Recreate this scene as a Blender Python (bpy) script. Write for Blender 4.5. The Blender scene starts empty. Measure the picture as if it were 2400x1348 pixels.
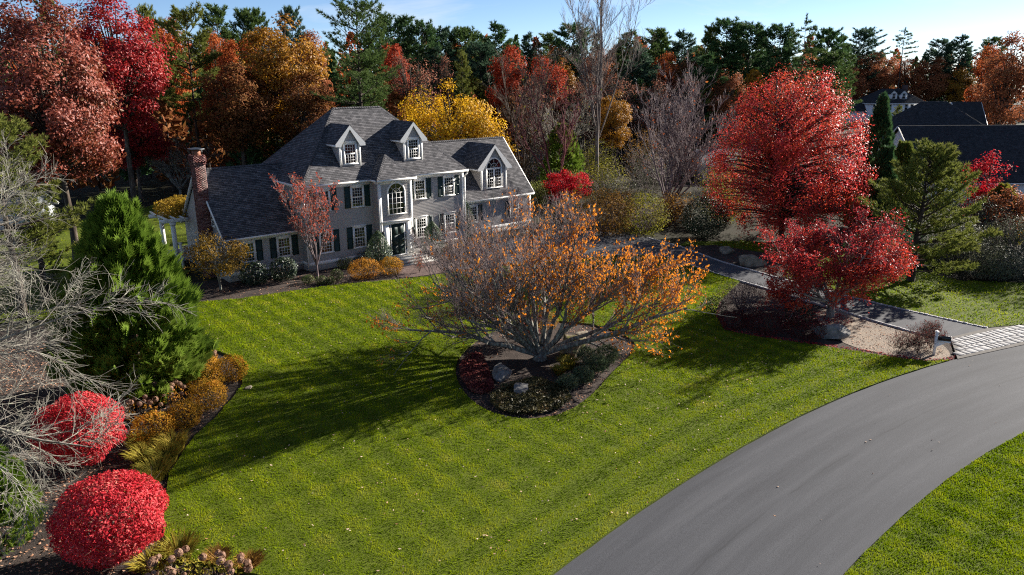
import bpy, math, random
import numpy as np
from mathutils import Matrix, Vector

# ------------------------------------------------------------------ camera, sky, sun, exposure
S = bpy.context.scene
C = S.collection
cam_d = bpy.data.cameras.new('camera')
cam_d.sensor_width = 36.0
cam_d.lens = 26.386
cam_d.clip_start = 0.1
cam_d.clip_end = 3000.0
cam = bpy.data.objects.new('camera', cam_d)
C.objects.link(cam)
_r = Vector((0.76627658, -0.64249985, -0.00375943))
_u = Vector((0.17979256, 0.20880461, 0.96128834))
_f = Vector((0.61684263, 0.73728866, -0.27551878))
_m = Matrix((_r, _u, -_f)).transposed().to_4x4()
_m.translation = Vector((-21.505, -47.460, 13.140))
cam.matrix_world = _m
S.camera = cam

SUN_EL = math.radians(22.0)
SUN_DIR = Vector((0.9954 * math.cos(SUN_EL), -0.096 * math.cos(SUN_EL), math.sin(SUN_EL)))
w = bpy.data.worlds.new('World')
S.world = w
w.use_nodes = True
nt = w.node_tree
nt.nodes.clear()
sky = nt.nodes.new('ShaderNodeTexSky')
sky.sky_type = 'NISHITA'
sky.sun_disc = False
sky.sun_elevation = SUN_EL
sky.sun_rotation = math.atan2(SUN_DIR.x, SUN_DIR.y)
sky.air_density = 0.5
sky.dust_density = 0.15
sky.ozone_density = 2.8
bg = nt.nodes.new('ShaderNodeBackground')
bg.inputs['Strength'].default_value = 0.05
wo = nt.nodes.new('ShaderNodeOutputWorld')
# thin cirrus streaks, everywhere in the sky
tc = nt.nodes.new('ShaderNodeTexCoord')
mp = nt.nodes.new('ShaderNodeMapping')
mp.inputs['Rotation'].default_value = (0.0, 0.25, 0.6)
mp.inputs['Scale'].default_value = (1.6, 4.5, 13.0)
nz = nt.nodes.new('ShaderNodeTexNoise')
nz.inputs['Scale'].default_value = 1.5
nz.inputs['Detail'].default_value = 7.0
nz.inputs['Roughness'].default_value = 0.62
nz.inputs['Distortion'].default_value = 0.5
rp = nt.nodes.new('ShaderNodeValToRGB')
rp.color_ramp.elements[0].position = 0.50
rp.color_ramp.elements[0].color = (0, 0, 0, 1)
rp.color_ramp.elements[1].position = 0.78
rp.color_ramp.elements[1].color = (0.5, 0.5, 0.5, 1)
mx = nt.nodes.new('ShaderNodeMixRGB')
mx.inputs['Color2'].default_value = (6.6, 6.8, 7.1, 1)
nt.links.new(tc.outputs['Generated'], mp.inputs['Vector'])
nt.links.new(mp.outputs['Vector'], nz.inputs['Vector'])
nt.links.new(nz.outputs['Fac'], rp.inputs['Fac'])
nt.links.new(rp.outputs['Color'], mx.inputs['Fac'])
nt.links.new(sky.outputs['Color'], mx.inputs['Color1'])
nt.links.new(mx.outputs['Color'], bg.inputs['Color'])
nt.links.new(bg.outputs['Background'], wo.inputs['Surface'])

sun_d = bpy.data.lights.new('sun', 'SUN')
sun_d.energy = 5.0
sun_d.angle = math.radians(0.53)
sun_d.color = (1.0, 0.93, 0.83)
sun = bpy.data.objects.new('sun', sun_d)
C.objects.link(sun)
sun.rotation_euler = (-SUN_DIR).to_track_quat('-Z', 'Y').to_euler()
sun.location = (60, -10, 60)

vs = S.view_settings
vs.view_transform = 'Standard'
vs.look = 'None'
vs.exposure = 1.6
vs.gamma = 1.0
vs.use_curve_mapping = False
S.render.film_transparent = False
S.cycles.max_bounces = 6
S.cycles.diffuse_bounces = 3
S.cycles.glossy_bounces = 3
S.cycles.transmission_bounces = 4
S.cycles.transparent_max_bounces = 4
S.cycles.use_denoising = False
S.cycles.filter_width = 1.15
S.cycles.sample_clamp_indirect = 3.0

# ------------------------------------------------------------------ helpers
def tag(o, label=None, cat=None, group=None, kind=None):
    if label: o['label'] = label
    if cat: o['category'] = cat
    if group: o['group'] = group
    if kind: o['kind'] = kind
    return o

def empty(name, loc=(0, 0, 0), label=None, cat=None, group=None, rz=0.0):
    o = bpy.data.objects.new(name, None)
    o.empty_display_size = 0.3
    C.objects.link(o)
    o.location = loc
    o.rotation_euler = (0, 0, rz)
    return tag(o, label, cat, group)

def copy_tree(o, parent=None):
    c = o.copy()
    C.objects.link(c)
    c.parent = parent
    for ch in list(o.children):
        copy_tree(ch, c)
    return c

class MB:
    """collects quads, triangles and per-vertex colours into one mesh"""
    def __init__(s):
        s.V = []; s.Q = []; s.T = []; s.K = []; s.U = []; s.n = 0
    def add(s, V, Q=None, T=None, col=None):
        V = np.asarray(V, np.float32).reshape(-1, 3)
        if Q is not None and len(Q): s.Q.append(np.asarray(Q, np.int32).reshape(-1, 4) + s.n)
        if T is not None and len(T): s.T.append(np.asarray(T, np.int32).reshape(-1, 3) + s.n)
        if col is None: col = np.full((len(V), 3), 0.5, np.float32)
        s.K.append(np.broadcast_to(np.asarray(col, np.float32), (len(V), 3)))
        s.V.append(V); s.n += len(V)
        return s
    def box(s, x0, x1, y0, y1, z0, z1, col=None):
        V = [(x0,y0,z0),(x1,y0,z0),(x1,y1,z0),(x0,y1,z0),(x0,y0,z1),(x1,y0,z1),(x1,y1,z1),(x0,y1,z1)]
        return s.add(V, [(0,3,2,1),(4,5,6,7),(0,1,5,4),(1,2,6,5),(2,3,7,6),(3,0,4,7)], None, col)
    def poly(s, P, col=None):
        """one flat convex polygon as a fan"""
        n = len(P)
        if n == 4: return s.add(P, [(0,1,2,3)], None, col)
        return s.add(P, None, [(0, i, i + 1) for i in range(1, n - 1)], col)
    def slab(s, P, d, col=None):
        """convex polygon P thickened by vector d"""
        P = [np.array(p, float) for p in P]; n = len(P); d = np.array(d, float)
        s.poly(P, col); s.poly([p + d for p in P][::-1], col)
        for i in range(n):
            a, b = P[i], P[(i + 1) % n]
            s.poly([b, a, a + d, b + d], col)
        return s
    def beam(s, a, b, w, h, up=(0, 0, 1), col=None):
        """rectangular bar from a to b"""
        a = np.array(a, float); b = np.array(b, float); t = b - a; t /= np.linalg.norm(t)
        x = np.cross(t, up); x /= np.linalg.norm(x); y = np.cross(x, t)
        V = []
        for p in (a, b):
            for sx, sy in ((-1,-1),(1,-1),(1,1),(-1,1)):
                V.append(p + x * sx * w / 2 + y * sy * h / 2)
        return s.add(V, [(0,1,5,4),(1,2,6,5),(2,3,7,6),(3,0,4,7),(3,2,1,0),(4,5,6,7)], None, col)
    def build(s, name, mat, parent=None, smooth=False, uv=None):
        return link(name, s.mesh(name, mat, smooth, uv), parent)
    def mesh(s, name, mat, smooth=False, uv=None):
        V = np.concatenate(s.V).astype(np.float32)
        K = np.concatenate(s.K).astype(np.float32)
        Q = np.concatenate(s.Q) if s.Q else np.zeros((0, 4), np.int32)
        T = np.concatenate(s.T) if s.T else np.zeros((0, 3), np.int32)
        me = bpy.data.meshes.new(name)
        me.vertices.add(len(V)); me.vertices.foreach_set('co', V.ravel())
        li = np.concatenate([Q.ravel(), T.ravel()]).astype(np.int32)
        me.loops.add(len(li)); me.loops.foreach_set('vertex_index', li)
        me.polygons.add(len(Q) + len(T))
        ls = np.concatenate([np.arange(len(Q)) * 4, len(Q) * 4 + np.arange(len(T)) * 3]).astype(np.int32)
        me.polygons.foreach_set('loop_start', ls)
        if smooth: me.polygons.foreach_set('use_smooth', np.ones(len(Q) + len(T), bool))
        ca = me.color_attributes.new('Col', 'FLOAT_COLOR', 'POINT')
        ca.data.foreach_set('color', np.c_[K, np.ones(len(K), np.float32)].ravel())
        if uv is not None:
            l = me.uv_layers.new(name='UVMap')
            l.data.foreach_set('uv', np.asarray(uv, np.float32)[li].ravel())
        me.update(calc_edges=True)
        me.validate()
        for m in (mat if isinstance(mat, (list, tuple)) else [mat]): me.materials.append(m)
        return me

def link(name, me, parent=None, loc=None, rz=None):
    o = bpy.data.objects.new(name, me)
    C.objects.link(o)
    if parent is not None: o.parent = parent
    if loc is not None: o.location = loc
    if rz is not None: o.rotation_euler = (0, 0, rz)
    return o

def nrm(a):
    return a / np.maximum(np.linalg.norm(a, axis=-1, keepdims=True), 1e-9)

def inside(P, poly):
    """points P (N,2) inside polygon"""
    x, y = P[:, 0], P[:, 1]; r = np.zeros(len(P), bool); n = len(poly)
    for i in range(n):
        x0, y0 = poly[i]; x1, y1 = poly[(i + 1) % n]
        if y0 == y1: continue
        c = ((y0 > y) != (y1 > y)) & (x < (x1 - x0) * (y - y0) / (y1 - y0) + x0)
        r ^= c
    return r

def smooth_loop(P, it=2):
    P = [np.array(p, float) for p in P]
    for _ in range(it):
        Q = []
        for i in range(len(P)):
            a, b = P[i], P[(i + 1) % len(P)]
            Q += [a * .75 + b * .25, a * .25 + b * .75]
        P = Q
    return [tuple(p) for p in P]

# ------------------------------------------------------------------ materials
def new_mat(name):
    m = bpy.data.materials.new(name); m.use_nodes = True
    n = m.node_tree; n.nodes.clear()
    o = n.nodes.new('ShaderNodeOutputMaterial')
    return m, n, o

def N(n, t, **k):
    x = n.nodes.new(t)
    for a, b in k.items():
        if a in x.inputs: x.inputs[a].default_value = b
        else: setattr(x, a, b)
    return x

def c4(c): return (c[0], c[1], c[2], 1.0)

def ramp(n, stops):
    r = n.nodes.new('ShaderNodeValToRGB'); e = r.color_ramp.elements
    while len(e) < len(stops): e.new(0.5)
    for i, (p, c) in enumerate(stops):
        e[i].position = p; e[i].color = c4(c)
    return r

def plain(name, c, rough=0.6, var=0.15, scale=3.0, bump=0.0, bscale=40.0, spec=0.3, metal=0.0):
    """a surface colour with soft large variation and fine bump"""
    m, n, o = new_mat(name)
    b = N(n, 'ShaderNodeBsdfPrincipled')
    b.inputs['Roughness'].default_value = rough
    b.inputs['Specular IOR Level'].default_value = spec
    b.inputs['Metallic'].default_value = metal
    t = N(n, 'ShaderNodeTexCoord')
    z = N(n, 'ShaderNodeTexNoise'); z.inputs['Scale'].default_value = scale; z.inputs['Detail'].default_value = 5
    r = ramp(n, [(0.3, [x * (1 - var) for x in c]), (0.7, [min(1, x * (1 + var)) for x in c])])
    n.links.new(t.outputs['Object'], z.inputs['Vector']); n.links.new(z.outputs['Fac'], r.inputs['Fac'])
    n.links.new(r.outputs['Color'], b.inputs['Base Color'])
    if bump:
        z2 = N(n, 'ShaderNodeTexNoise'); z2.inputs['Scale'].default_value = bscale; z2.inputs['Detail'].default_value = 4
        bp = N(n, 'ShaderNodeBump'); bp.inputs['Strength'].default_value = bump; bp.inputs['Distance'].default_value = 0.02
        n.links.new(t.outputs['Object'], z2.inputs['Vector']); n.links.new(z2.outputs['Fac'], bp.inputs['Height'])
        n.links.new(bp.outputs['Normal'], b.inputs['Normal'])
    n.links.new(b.outputs['BSDF'], o.inputs['Surface'])
    return m

def leaf_mat(name, cols, trans=0.38, rough=0.65, spec=0.06, wr=0.45, wg=0.55, wb=0.0):
    """leaves: colour picked along a palette by each leaf's and each bough's own number"""
    m, n, o = new_mat(name)
    a = N(n, 'ShaderNodeAttribute'); a.attribute_name = 'Col'
    s = N(n, 'ShaderNodeSeparateColor'); n.links.new(a.outputs['Color'], s.inputs['Color'])
    oi = N(n, 'ShaderNodeObjectInfo')
    def mul(sock, k):
        q = N(n, 'ShaderNodeMath', operation='MULTIPLY'); n.links.new(sock, q.inputs[0]); q.inputs[1].default_value = k
        return q.outputs[0]
    def addn(p, q):
        x = N(n, 'ShaderNodeMath', operation='ADD'); n.links.new(p, x.inputs[0]); n.links.new(q, x.inputs[1]); return x.outputs[0]
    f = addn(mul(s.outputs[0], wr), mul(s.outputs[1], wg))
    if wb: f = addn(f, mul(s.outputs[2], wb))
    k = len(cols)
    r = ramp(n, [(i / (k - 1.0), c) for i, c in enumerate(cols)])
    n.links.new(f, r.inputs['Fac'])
    b = N(n, 'ShaderNodeBsdfPrincipled')
    b.inputs['Roughness'].default_value = rough; b.inputs['Specular IOR Level'].default_value = spec
    tr = N(n, 'ShaderNodeBsdfTranslucent')
    mxs = N(n, 'ShaderNodeMixShader'); mxs.inputs['Fac'].default_value = trans
    n.links.new(r.outputs['Color'], b.inputs['Base Color']); n.links.new(r.outputs['Color'], tr.inputs['Color'])
    n.links.new(b.outputs['BSDF'], mxs.inputs[1]); n.links.new(tr.outputs['BSDF'], mxs.inputs[2])
    n.links.new(mxs.outputs['Shader'], o.inputs['Surface'])
    return m

def bark_mat(name, c0, c1, c2, sc=6.0):
    m, n, o = new_mat(name)
    t = N(n, 'ShaderNodeTexCoord')
    mp = N(n, 'ShaderNodeMapping'); mp.inputs['Scale'].default_value = (1, 1, 0.35)
    z = N(n, 'ShaderNodeTexNoise'); z.inputs['Scale'].default_value = sc; z.inputs['Detail'].default_value = 6
    r = ramp(n, [(0.30, c0), (0.5, c1), (0.68, c2)])
    b = N(n, 'ShaderNodeBsdfPrincipled'); b.inputs['Roughness'].default_value = 0.85; b.inputs['Specular IOR Level'].default_value = 0.15
    bp = N(n, 'ShaderNodeBump'); bp.inputs['Strength'].default_value = 0.5; bp.inputs['Distance'].default_value = 0.03
    n.links.new(t.outputs['Object'], mp.inputs['Vector']); n.links.new(mp.outputs['Vector'], z.inputs['Vector'])
    n.links.new(z.outputs['Fac'], r.inputs['Fac']); n.links.new(r.outputs['Color'], b.inputs['Base Color'])
    n.links.new(z.outputs['Fac'], bp.inputs['Height']); n.links.new(bp.outputs['Normal'], b.inputs['Normal'])
    n.links.new(b.outputs['BSDF'], o.inputs['Surface'])
    return m

# ------------------------------------------------------------------ plant builders
def tubes(mb, P, R, sides=4, col=None):
    """P (N,K,3) polylines, R (N,K) radii"""
    P = np.asarray(P, np.float64); R = np.asarray(R, np.float64)
    n, k, _ = P.shape
    if n == 0: return
    t = np.empty_like(P); t[:, 1:-1] = P[:, 2:] - P[:, :-2]; t[:, 0] = P[:, 1] - P[:, 0]; t[:, -1] = P[:, -1] - P[:, -2]
    t = nrm(t)
    ref = np.where(np.abs(t[:, :1, 2:3]) > 0.9, np.array([1.0, 0, 0]), np.array([0, 0, 1.0]))
    x = nrm(np.cross(t, np.broadcast_to(ref, t.shape))); y = np.cross(t, x)
    a = np.arange(sides) * 2 * math.pi / sides
    V = P[:, :, None] + R[:, :, None, None] * (x[:, :, None] * np.cos(a)[:, None] + y[:, :, None] * np.sin(a)[:, None])
    i = np.arange(n)[:, None, None] * k * sides; j = np.arange(k - 1)[None, :, None] * sides; s = np.arange(sides)[None, None]
    s2 = (s + 1) % sides
    q = np.stack(np.broadcast_arrays(i + j + s, i + j + s2, i + j + sides + s2, i + j + sides + s), -1)
    mb.add(V.reshape(-1, 3), q.reshape(-1, 4), None, col)

def grow(rng, start, d, length, rad, segs=4, wob=0.12, trop=(0, 0, 0.05), taper=0.35):
    """lay out one level of branches as polylines"""
    n = len(start); P = np.empty((n, segs + 1, 3)); P[:, 0] = start; d = nrm(np.array(d, float))
    tr = np.asarray(trop, float)
    for i in range(segs):
        d = nrm(d + rng.normal(0, wob, (n, 3)) + tr)
        P[:, i + 1] = P[:, i] + d * (length / segs)[:, None]
    R = rad[:, None] * np.linspace(1, taper, segs + 1)[None]
    return P, R

def sprout(rng, P, R, n, lo=0.25, hi=1.0, ang=(0.5, 1.0), ratio=(0.45, 0.65), rr=0.6, out=None, up=0.0, shrink=0.4, plen=None):
    """children along every branch of a level: start, direction, length, radius"""
    m, k, _ = P.shape
    t = lo + (hi - lo) * (np.arange(n)[None] + rng.random((m, n))) / n
    f = t * (k - 1); i = np.minimum(f.astype(int), k - 2); u = (f - i)[..., None]
    idx = np.arange(m)[:, None]
    s = P[idx, i] * (1 - u) + P[idx, i + 1] * u
    tan = nrm(P[idx, i + 1] - P[idx, i])
    r = (R[idx, i] * (1 - u[..., 0]) + R[idx, i + 1] * u[..., 0]) * rr
    L = np.linalg.norm(np.diff(P, axis=1), axis=2).sum(1) if plen is None else plen
    rnd = nrm(np.cross(tan, rng.normal(0, 1, tan.shape)))
    if out is not None:
        rnd = nrm(rnd + np.asarray(out)[None, None] * 0.0)
    a = rng.uniform(ang[0], ang[1], t.shape)[..., None]
    d = tan * np.cos(a) + rnd * np.sin(a); d[..., 2] += up
    ln = L[:, None] * rng.uniform(ratio[0], ratio[1], t.shape) * (1 - shrink * (t - lo))
    return s.reshape(-1, 3), nrm(d).reshape(-1, 3), ln.ravel(), r.ravel()

def leaves(mb, rng, P, size, g, bias=(0, 0, 0.6), spread=1.0, aspect=0.6, droop=0.0, b=None, fold=0.18, jit=0.3):
    """P (N,3) leaf centres, g (N) bough numbers"""
    n = len(P)
    if n == 0: return
    nn = nrm(rng.normal(0, spread, (n, 3)) + np.asarray(bias))
    a = nrm(np.cross(nn, rng.normal(0, 1, (n, 3))))
    if droop:
        a = nrm(a + np.array([0, 0, -droop])); nn = nrm(np.cross(a, rng.normal(0, 1, (n, 3))))
    c = np.cross(nn, a)
    l = (size * (1 + jit * rng.normal(0, 1, n).clip(-1.5, 1.5)))[:, None] if np.isscalar(size) else np.asarray(size)[:, None]
    wd = l * aspect
    V = np.stack([P - a * l / 2, P + c * wd / 2 - nn * fold * l, P + a * l / 2, P - c * wd / 2 - nn * fold * l], 1)
    K = np.stack([rng.random(n), np.clip(g, 0, 1), np.zeros(n) if b is None else np.clip(b, 0, 1)], 1)
    i = np.arange(n)[:, None] * 4
    T = np.concatenate([i + np.array([[0, 1, 2]]), i + np.array([[0, 2, 3]])])
    mb.add(V.reshape(-1, 3), None, T, np.repeat(K, 4, 0))

def needles(mb, rng, P, D, k, ln, wd, g, spread=0.55, b=None):
    """k thin blades from each tuft point P along D"""
    n = len(P)
    if n == 0: return
    Pk = np.repeat(P, k, 0); d = nrm(np.repeat(nrm(D), k, 0) + rng.normal(0, spread, (n * k, 3)))
    s = nrm(np.cross(d, rng.normal(0, 1, d.shape)))
    l = ln * rng.uniform(0.7, 1.2, (n * k, 1)); h = wd / 2
    V = np.stack([Pk - s * h, Pk + s * h, Pk + d * l], 1)
    gg = np.repeat(g, k)
    K = np.stack([rng.random(n * k), np.clip(gg, 0, 1), np.zeros(n * k) if b is None else np.repeat(b, k)], 1)
    mb.add(V.reshape(-1, 3), None, np.arange(n * k * 3).reshape(-1, 3), np.repeat(K, 3, 0))

def vnoise(rng, q, scale):
    """smooth value noise of plane points q (N,2) with cells of the given size, 0..1"""
    G = rng.random((64, 64)); p = q / scale + rng.random(2) * 50; i = np.floor(p).astype(int); f = p - i; f = f * f * (3 - 2 * f)
    i0, j0, i1, j1 = i[:, 0] % 64, i[:, 1] % 64, (i[:, 0] + 1) % 64, (i[:, 1] + 1) % 64
    return (G[i0, j0] * (1 - f[:, 0]) + G[i1, j0] * f[:, 0]) * (1 - f[:, 1]) + (G[i0, j1] * (1 - f[:, 0]) + G[i1, j1] * f[:, 0]) * f[:, 1]

def bez(a, c, b, k):
    t = np.linspace(0, 1, k)[None, :, None]
    return a[:, None] * (1 - t) ** 2 + c[:, None] * 2 * t * (1 - t) + b[:, None] * t ** 2

def crown_points(rng, n, z0, z1, R, prof, fill):
    tz = np.linspace(0, 1, 40); pr = np.interp(tz, [p[0] for p in prof], [p[1] for p in prof])
    w_ = pr ** 2 + 0.03; w_ /= w_.sum()
    t = (rng.choice(40, n, p=w_) + rng.random(n)) / 40
    r = R * np.interp(t, [p[0] for p in prof], [p[1] for p in prof])
    rad = r * np.sqrt(rng.random(n) * (1 - fill ** 2) + fill ** 2)
    a = rng.random(n) * 2 * math.pi
    return np.stack([rad * np.cos(a), rad * np.sin(a), z0 + t * (z1 - z0)], 1), rad / np.maximum(R, .01), t

def broadleaf(seed, H, z0, R, prof, nclump, nleaf, lsize, crad, fill=0.5, trunk_r=0.25, lean=(0, 0), squash=0.65, twigs=5, stems=1, droop=0.0, gcoh=0.75, trunk_top=0.8, aspect=0.6, twig_r=0.02, lo=0.35):
    """trunk mesh and crown mesh (MB pair) of a broad-leaved tree standing at the origin"""
    rng = np.random.default_rng(seed)
    cc, rr, tt = crown_points(rng, nclump, z0, H - crad * 0.5, R - crad * 0.5, prof, fill)
    cc[:, 0] += lean[0] * tt; cc[:, 1] += lean[1] * tt
    tb = MB()
    ztop = z0 + (H - z0) * trunk_top
    axes = []
    for s in range(stems):
        a = rng.random() * 6.28; off = 0.0 if stems == 1 else R * 0.28
        top = np.array([math.cos(a + s * 6.28 / stems) * off, math.sin(a + s * 6.28 / stems) * off, ztop])
        K = 10; t = np.linspace(0, 1, K)[:, None]
        P = t * top + np.array([0, 0, 0.0]); P[1:-1, :2] += np.cumsum(rng.normal(0, 0.04 * H / 20, (K - 2, 2)), 0)
        P[:, 0] += lean[0] * t[:, 0] ** 2; P[:, 1] += lean[1] * t[:, 0] ** 2
        rad = trunk_r * (1.0 if stems == 1 else 0.6) * np.concatenate([[1.35], np.linspace(1, 0.22, K - 1)])
        tubes(tb, P[None], rad[None], 7); axes.append(P)
    ax = np.array(axes); si = rng.integers(0, stems, nclump)
    za = z0 * 0.92 + (cc[:, 2] - z0 * 0.92) * rng.uniform(lo, lo + 0.25, nclump); za = np.clip(za, z0 * 0.55, ztop * 0.98)
    A = np.stack([np.array([np.interp(za[i], ax[si[i]][:, 2], ax[si[i]][:, j]) for i in range(nclump)]) for j in range(3)], 1)
    mid = (A * 0.45 + cc * 0.55); mid[:, 2] += np.linalg.norm(cc - A, axis=1) * rng.uniform(-0.02, 0.16, nclump)
    B = bez(A, mid, cc, 6); B[:, 1:-1] += rng.normal(0, 0.03 * R / 5, (nclump, 4, 3))
    ln = np.linalg.norm(cc - A, axis=1)
    br = np.clip(trunk_r * 0.09 + ln * 0.011, 0.015, trunk_r * 0.5)[:, None] * np.linspace(1, 0.25, 6)[None]
    tubes(tb, B, br, 5)
    if twigs:
        e = nrm(rng.normal(0, 1, (nclump, twigs, 3)) + np.array([0, 0, 0.35]) + nrm(cc - A)[:, None] * 0.7)
        s0 = B[:, 3][:, None] + (B[:, 5] - B[:, 3])[:, None] * rng.random((nclump, twigs, 1))
        P, Rr = grow(rng, s0.reshape(-1, 3), e.reshape(-1, 3), np.full(nclump * twigs, crad * 1.15) * rng.uniform(.6, 1.1, nclump * twigs), np.full(nclump * twigs, twig_r), 3, 0.15)
        tubes(tb, P, Rr, 3)
    lb = MB()
    per = np.maximum(1, rng.normal(nleaf / nclump, nleaf / nclump * 0.3, nclump)).astype(int)
    ci = np.repeat(np.arange(nclump), per)
    o = rng.normal(0, 1, (len(ci), 3)); o = o / np.linalg.norm(o, axis=1, keepdims=True) * (rng.random((len(ci), 1)) ** 0.45) * crad * rng.uniform(0.75, 1.25, nclump)[ci][:, None]
    o[:, 2] *= squash
    g0 = rng.random(nclump)
    g = g0[ci] * gcoh + (1 - gcoh) * rng.random(len(ci))
    L = cc[ci] + o
    ctr = np.array([lean[0] * .5, lean[1] * .5, z0 + (H - z0) * .4])
    outw = nrm(L - ctr) * 1.0 + nrm(o) * .6 + np.array([0, 0, .45])
    leaves(lb, rng, L, lsize, g, bias=outw, spread=.75, b=np.clip(rr[ci] * .6 + (L[:, 2] - z0) / (H - z0) * .4, 0, 1), droop=droop, aspect=aspect)
    return tb, lb

OAK = [(0, .45), (.12, .8), (.35, 1), (.6, .92), (.8, .7), (.93, .42), (1, .15)]
DOME = [(0, .72), (.15, .98), (.35, 1), (.6, .86), (.8, .62), (.93, .34), (1, .1)]
EGG = [(0, .35), (.12, .75), (.3, 1), (.55, .95), (.75, .72), (.9, .42), (1, .1)]

def conifer(seed, H, zs, L, space=0.8, nb=5, tuft=0.42, den=1.0, up=(0.05, 0.5), prof=None, trunk_r=0.22, k=7, irr=0.4, wd=0.09, lat=0.4, droop=0.0, inner=0.3):
    """whorled conifer: trunk with boughs, and needles"""
    rng = np.random.default_rng(seed); tb = MB(); lb = MB()
    prof = prof or [(0, .6), (.2, 1), (.5, .8), (.8, .42), (1, .06)]
    K = 12; z = np.linspace(0, H * 0.985, K)
    T = np.stack([np.cumsum(rng.normal(0, 0.03, K)), np.cumsum(rng.normal(0, 0.03, K)), z], 1); T[0, :2] = 0
    tubes(tb, T[None], (trunk_r * np.concatenate([[1.25], np.linspace(1, 0.08, K - 1)]))[None], 7)
    zz = []; q = zs
    while q < H * 0.97:
        zz.append(q); q += space * rng.uniform(0.7, 1.25) * (1 - 0.45 * (q - zs) / (H - zs))
    zw = np.repeat(np.array(zz), nb) + rng.normal(0, 0.12, len(zz) * nb)
    n = len(zw); t = np.clip((zw - zs) / (H - zs), 0, 1)
    keep = rng.random(n) > 0.12; zw, t = zw[keep], t[keep]; n = len(zw)
    ln = L * np.interp(t, [p[0] for p in prof], [p[1] for p in prof]) * rng.uniform(1 - irr, 1 + irr * 0.35, n)
    az = rng.random(n) * 6.283
    el = up[0] + (up[1] - up[0]) * t + rng.normal(0, 0.1, n)
    A = np.stack([np.interp(zw, T[:, 2], T[:, 0]), np.interp(zw, T[:, 2], T[:, 1]), zw], 1)
    d = np.stack([np.cos(az) * np.cos(el), np.sin(az) * np.cos(el), np.sin(el)], 1)
    P, R = grow(rng, A, d, ln, np.clip(0.012 + ln * 0.013, .01, .1), 5, 0.05, (0, 0, 0.07 - droop), 0.2)
    tubes(tb, P, R, 4)
    m = np.maximum(2, (ln * 5.2 * den)).astype(int); bi = np.repeat(np.arange(n), m)
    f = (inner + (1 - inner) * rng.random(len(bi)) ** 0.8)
    ff = f * 5; i = np.minimum(ff.astype(int), 4); u = (ff - i)[:, None]
    p = P[bi, i] * (1 - u) + P[bi, i + 1] * u
    tan = nrm(P[bi, i + 1] - P[bi, i]); side = nrm(np.cross(tan, np.array([0, 0, 1.0])))
    lo = rng.uniform(-1, 1, len(bi))[:, None] * (ln[bi] * lat * np.minimum(1.25 - f, f + .2))[:, None]
    p = p + side * lo + np.array([0, 0, 1.0]) * rng.normal(0.03, 0.06, (len(bi), 1)) * np.minimum(1, ln[bi])[:, None]
    dd = nrm(tan + side * np.sign(lo) * 0.5 + np.array([0, 0, 0.45]))
    gb = rng.random(n)
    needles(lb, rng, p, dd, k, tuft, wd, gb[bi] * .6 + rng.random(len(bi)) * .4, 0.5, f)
    # the leader
    q = 14; lp = np.stack([np.full(q, T[-1, 0]), np.full(q, T[-1, 1]), np.linspace(H * .93, H, q)], 1)
    needles(lb, rng, lp, np.tile([0, 0, 1.0], (q, 1)), k, tuft, wd, rng.random(q), 0.6)
    return tb, lb

def ball_points(rng, n, rx, rz, zc, shell=0.8, lump=0.12, flat=0.0, seed=0):
    d = nrm(rng.normal(0, 1, (n, 3)))
    if flat: d[:, 2] = np.where(d[:, 2] < -flat, -d[:, 2], d[:, 2])
    ph = rng.random(12) * 6.28; fr = rng.integers(2, 6, (6, 3))
    w_ = sum(np.sin(d @ fr[i] * 1.4 + ph[i]) for i in range(6)) / 6
    r = (shell + (1 - shell) * rng.random(n)) * (1 + lump * w_)
    return np.stack([d[:, 0] * rx * r, d[:, 1] * rx * r, zc + d[:, 2] * rz * r], 1), w_

def clumps(P, k, rng):
    """a bough number for each point from its nearest random seed"""
    c = P[rng.integers(0, len(P), k)]; v = rng.random(k)
    out = np.empty(len(P))
    for i in range(0, len(P), 4000):
        out[i:i + 4000] = v[np.argmin(((P[i:i + 4000, None] - c[None]) ** 2).sum(2), 1)]
    return out

# ------------------------------------------------------------------ ground, lawns, beds, road, driveway
RC = (2.5, -93.9)                     # centre of the bend of the road
RO, RI = 60.0, 54.3
RL = 85.0                             # gentler radius of the left part
def road_pt(s, d):
    """s = distance along the outer edge from the apex (right positive), d = distance in from the outer edge"""
    R = RO if s >= 0 else RL; a = math.pi / 2 - s / R
    return RC[0] + (R - d) * math.cos(a), RC[1] + RO - R + (R - d) * math.sin(a)
def road_y(x, d=0.0):
    R = RO if x >= RC[0] else RL
    return RC[1] + RO - R + math.sqrt((R - d) ** 2 - (x - RC[0]) ** 2)

def sheet(name, loop, z, mat, holes=(), skirt=0.0, parent=None):
    import bmesh
    bm = bmesh.new(); ed = []
    for lp in [loop] + list(holes):
        vs_ = [bm.verts.new((p[0], p[1], z)) for p in lp]
        for i in range(len(vs_)): ed.append(bm.edges.new((vs_[i], vs_[(i + 1) % len(vs_)])))
    bmesh.ops.triangle_fill(bm, use_beauty=True, use_dissolve=False, edges=ed)
    bmesh.ops.recalc_face_normals(bm, faces=bm.faces)
    for f_ in bm.faces:
        if f_.normal.z < 0: f_.normal_flip()
    if skirt:
        for lp in [loop] + list(holes):
            for i in range(len(lp)):
                a, b = lp[i], lp[(i + 1) % len(lp)]
                q = [bm.verts.new((a[0], a[1], z)), bm.verts.new((b[0], b[1], z)), bm.verts.new((b[0], b[1], z - skirt)), bm.verts.new((a[0], a[1], z - skirt))]
                bm.faces.new(q)
    me = bpy.data.meshes.new(name); bm.to_mesh(me); bm.free(); me.materials.append(mat)
    o = link(name, me, parent)
    if parent is None: tag(o, kind='structure')
    return o

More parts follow.
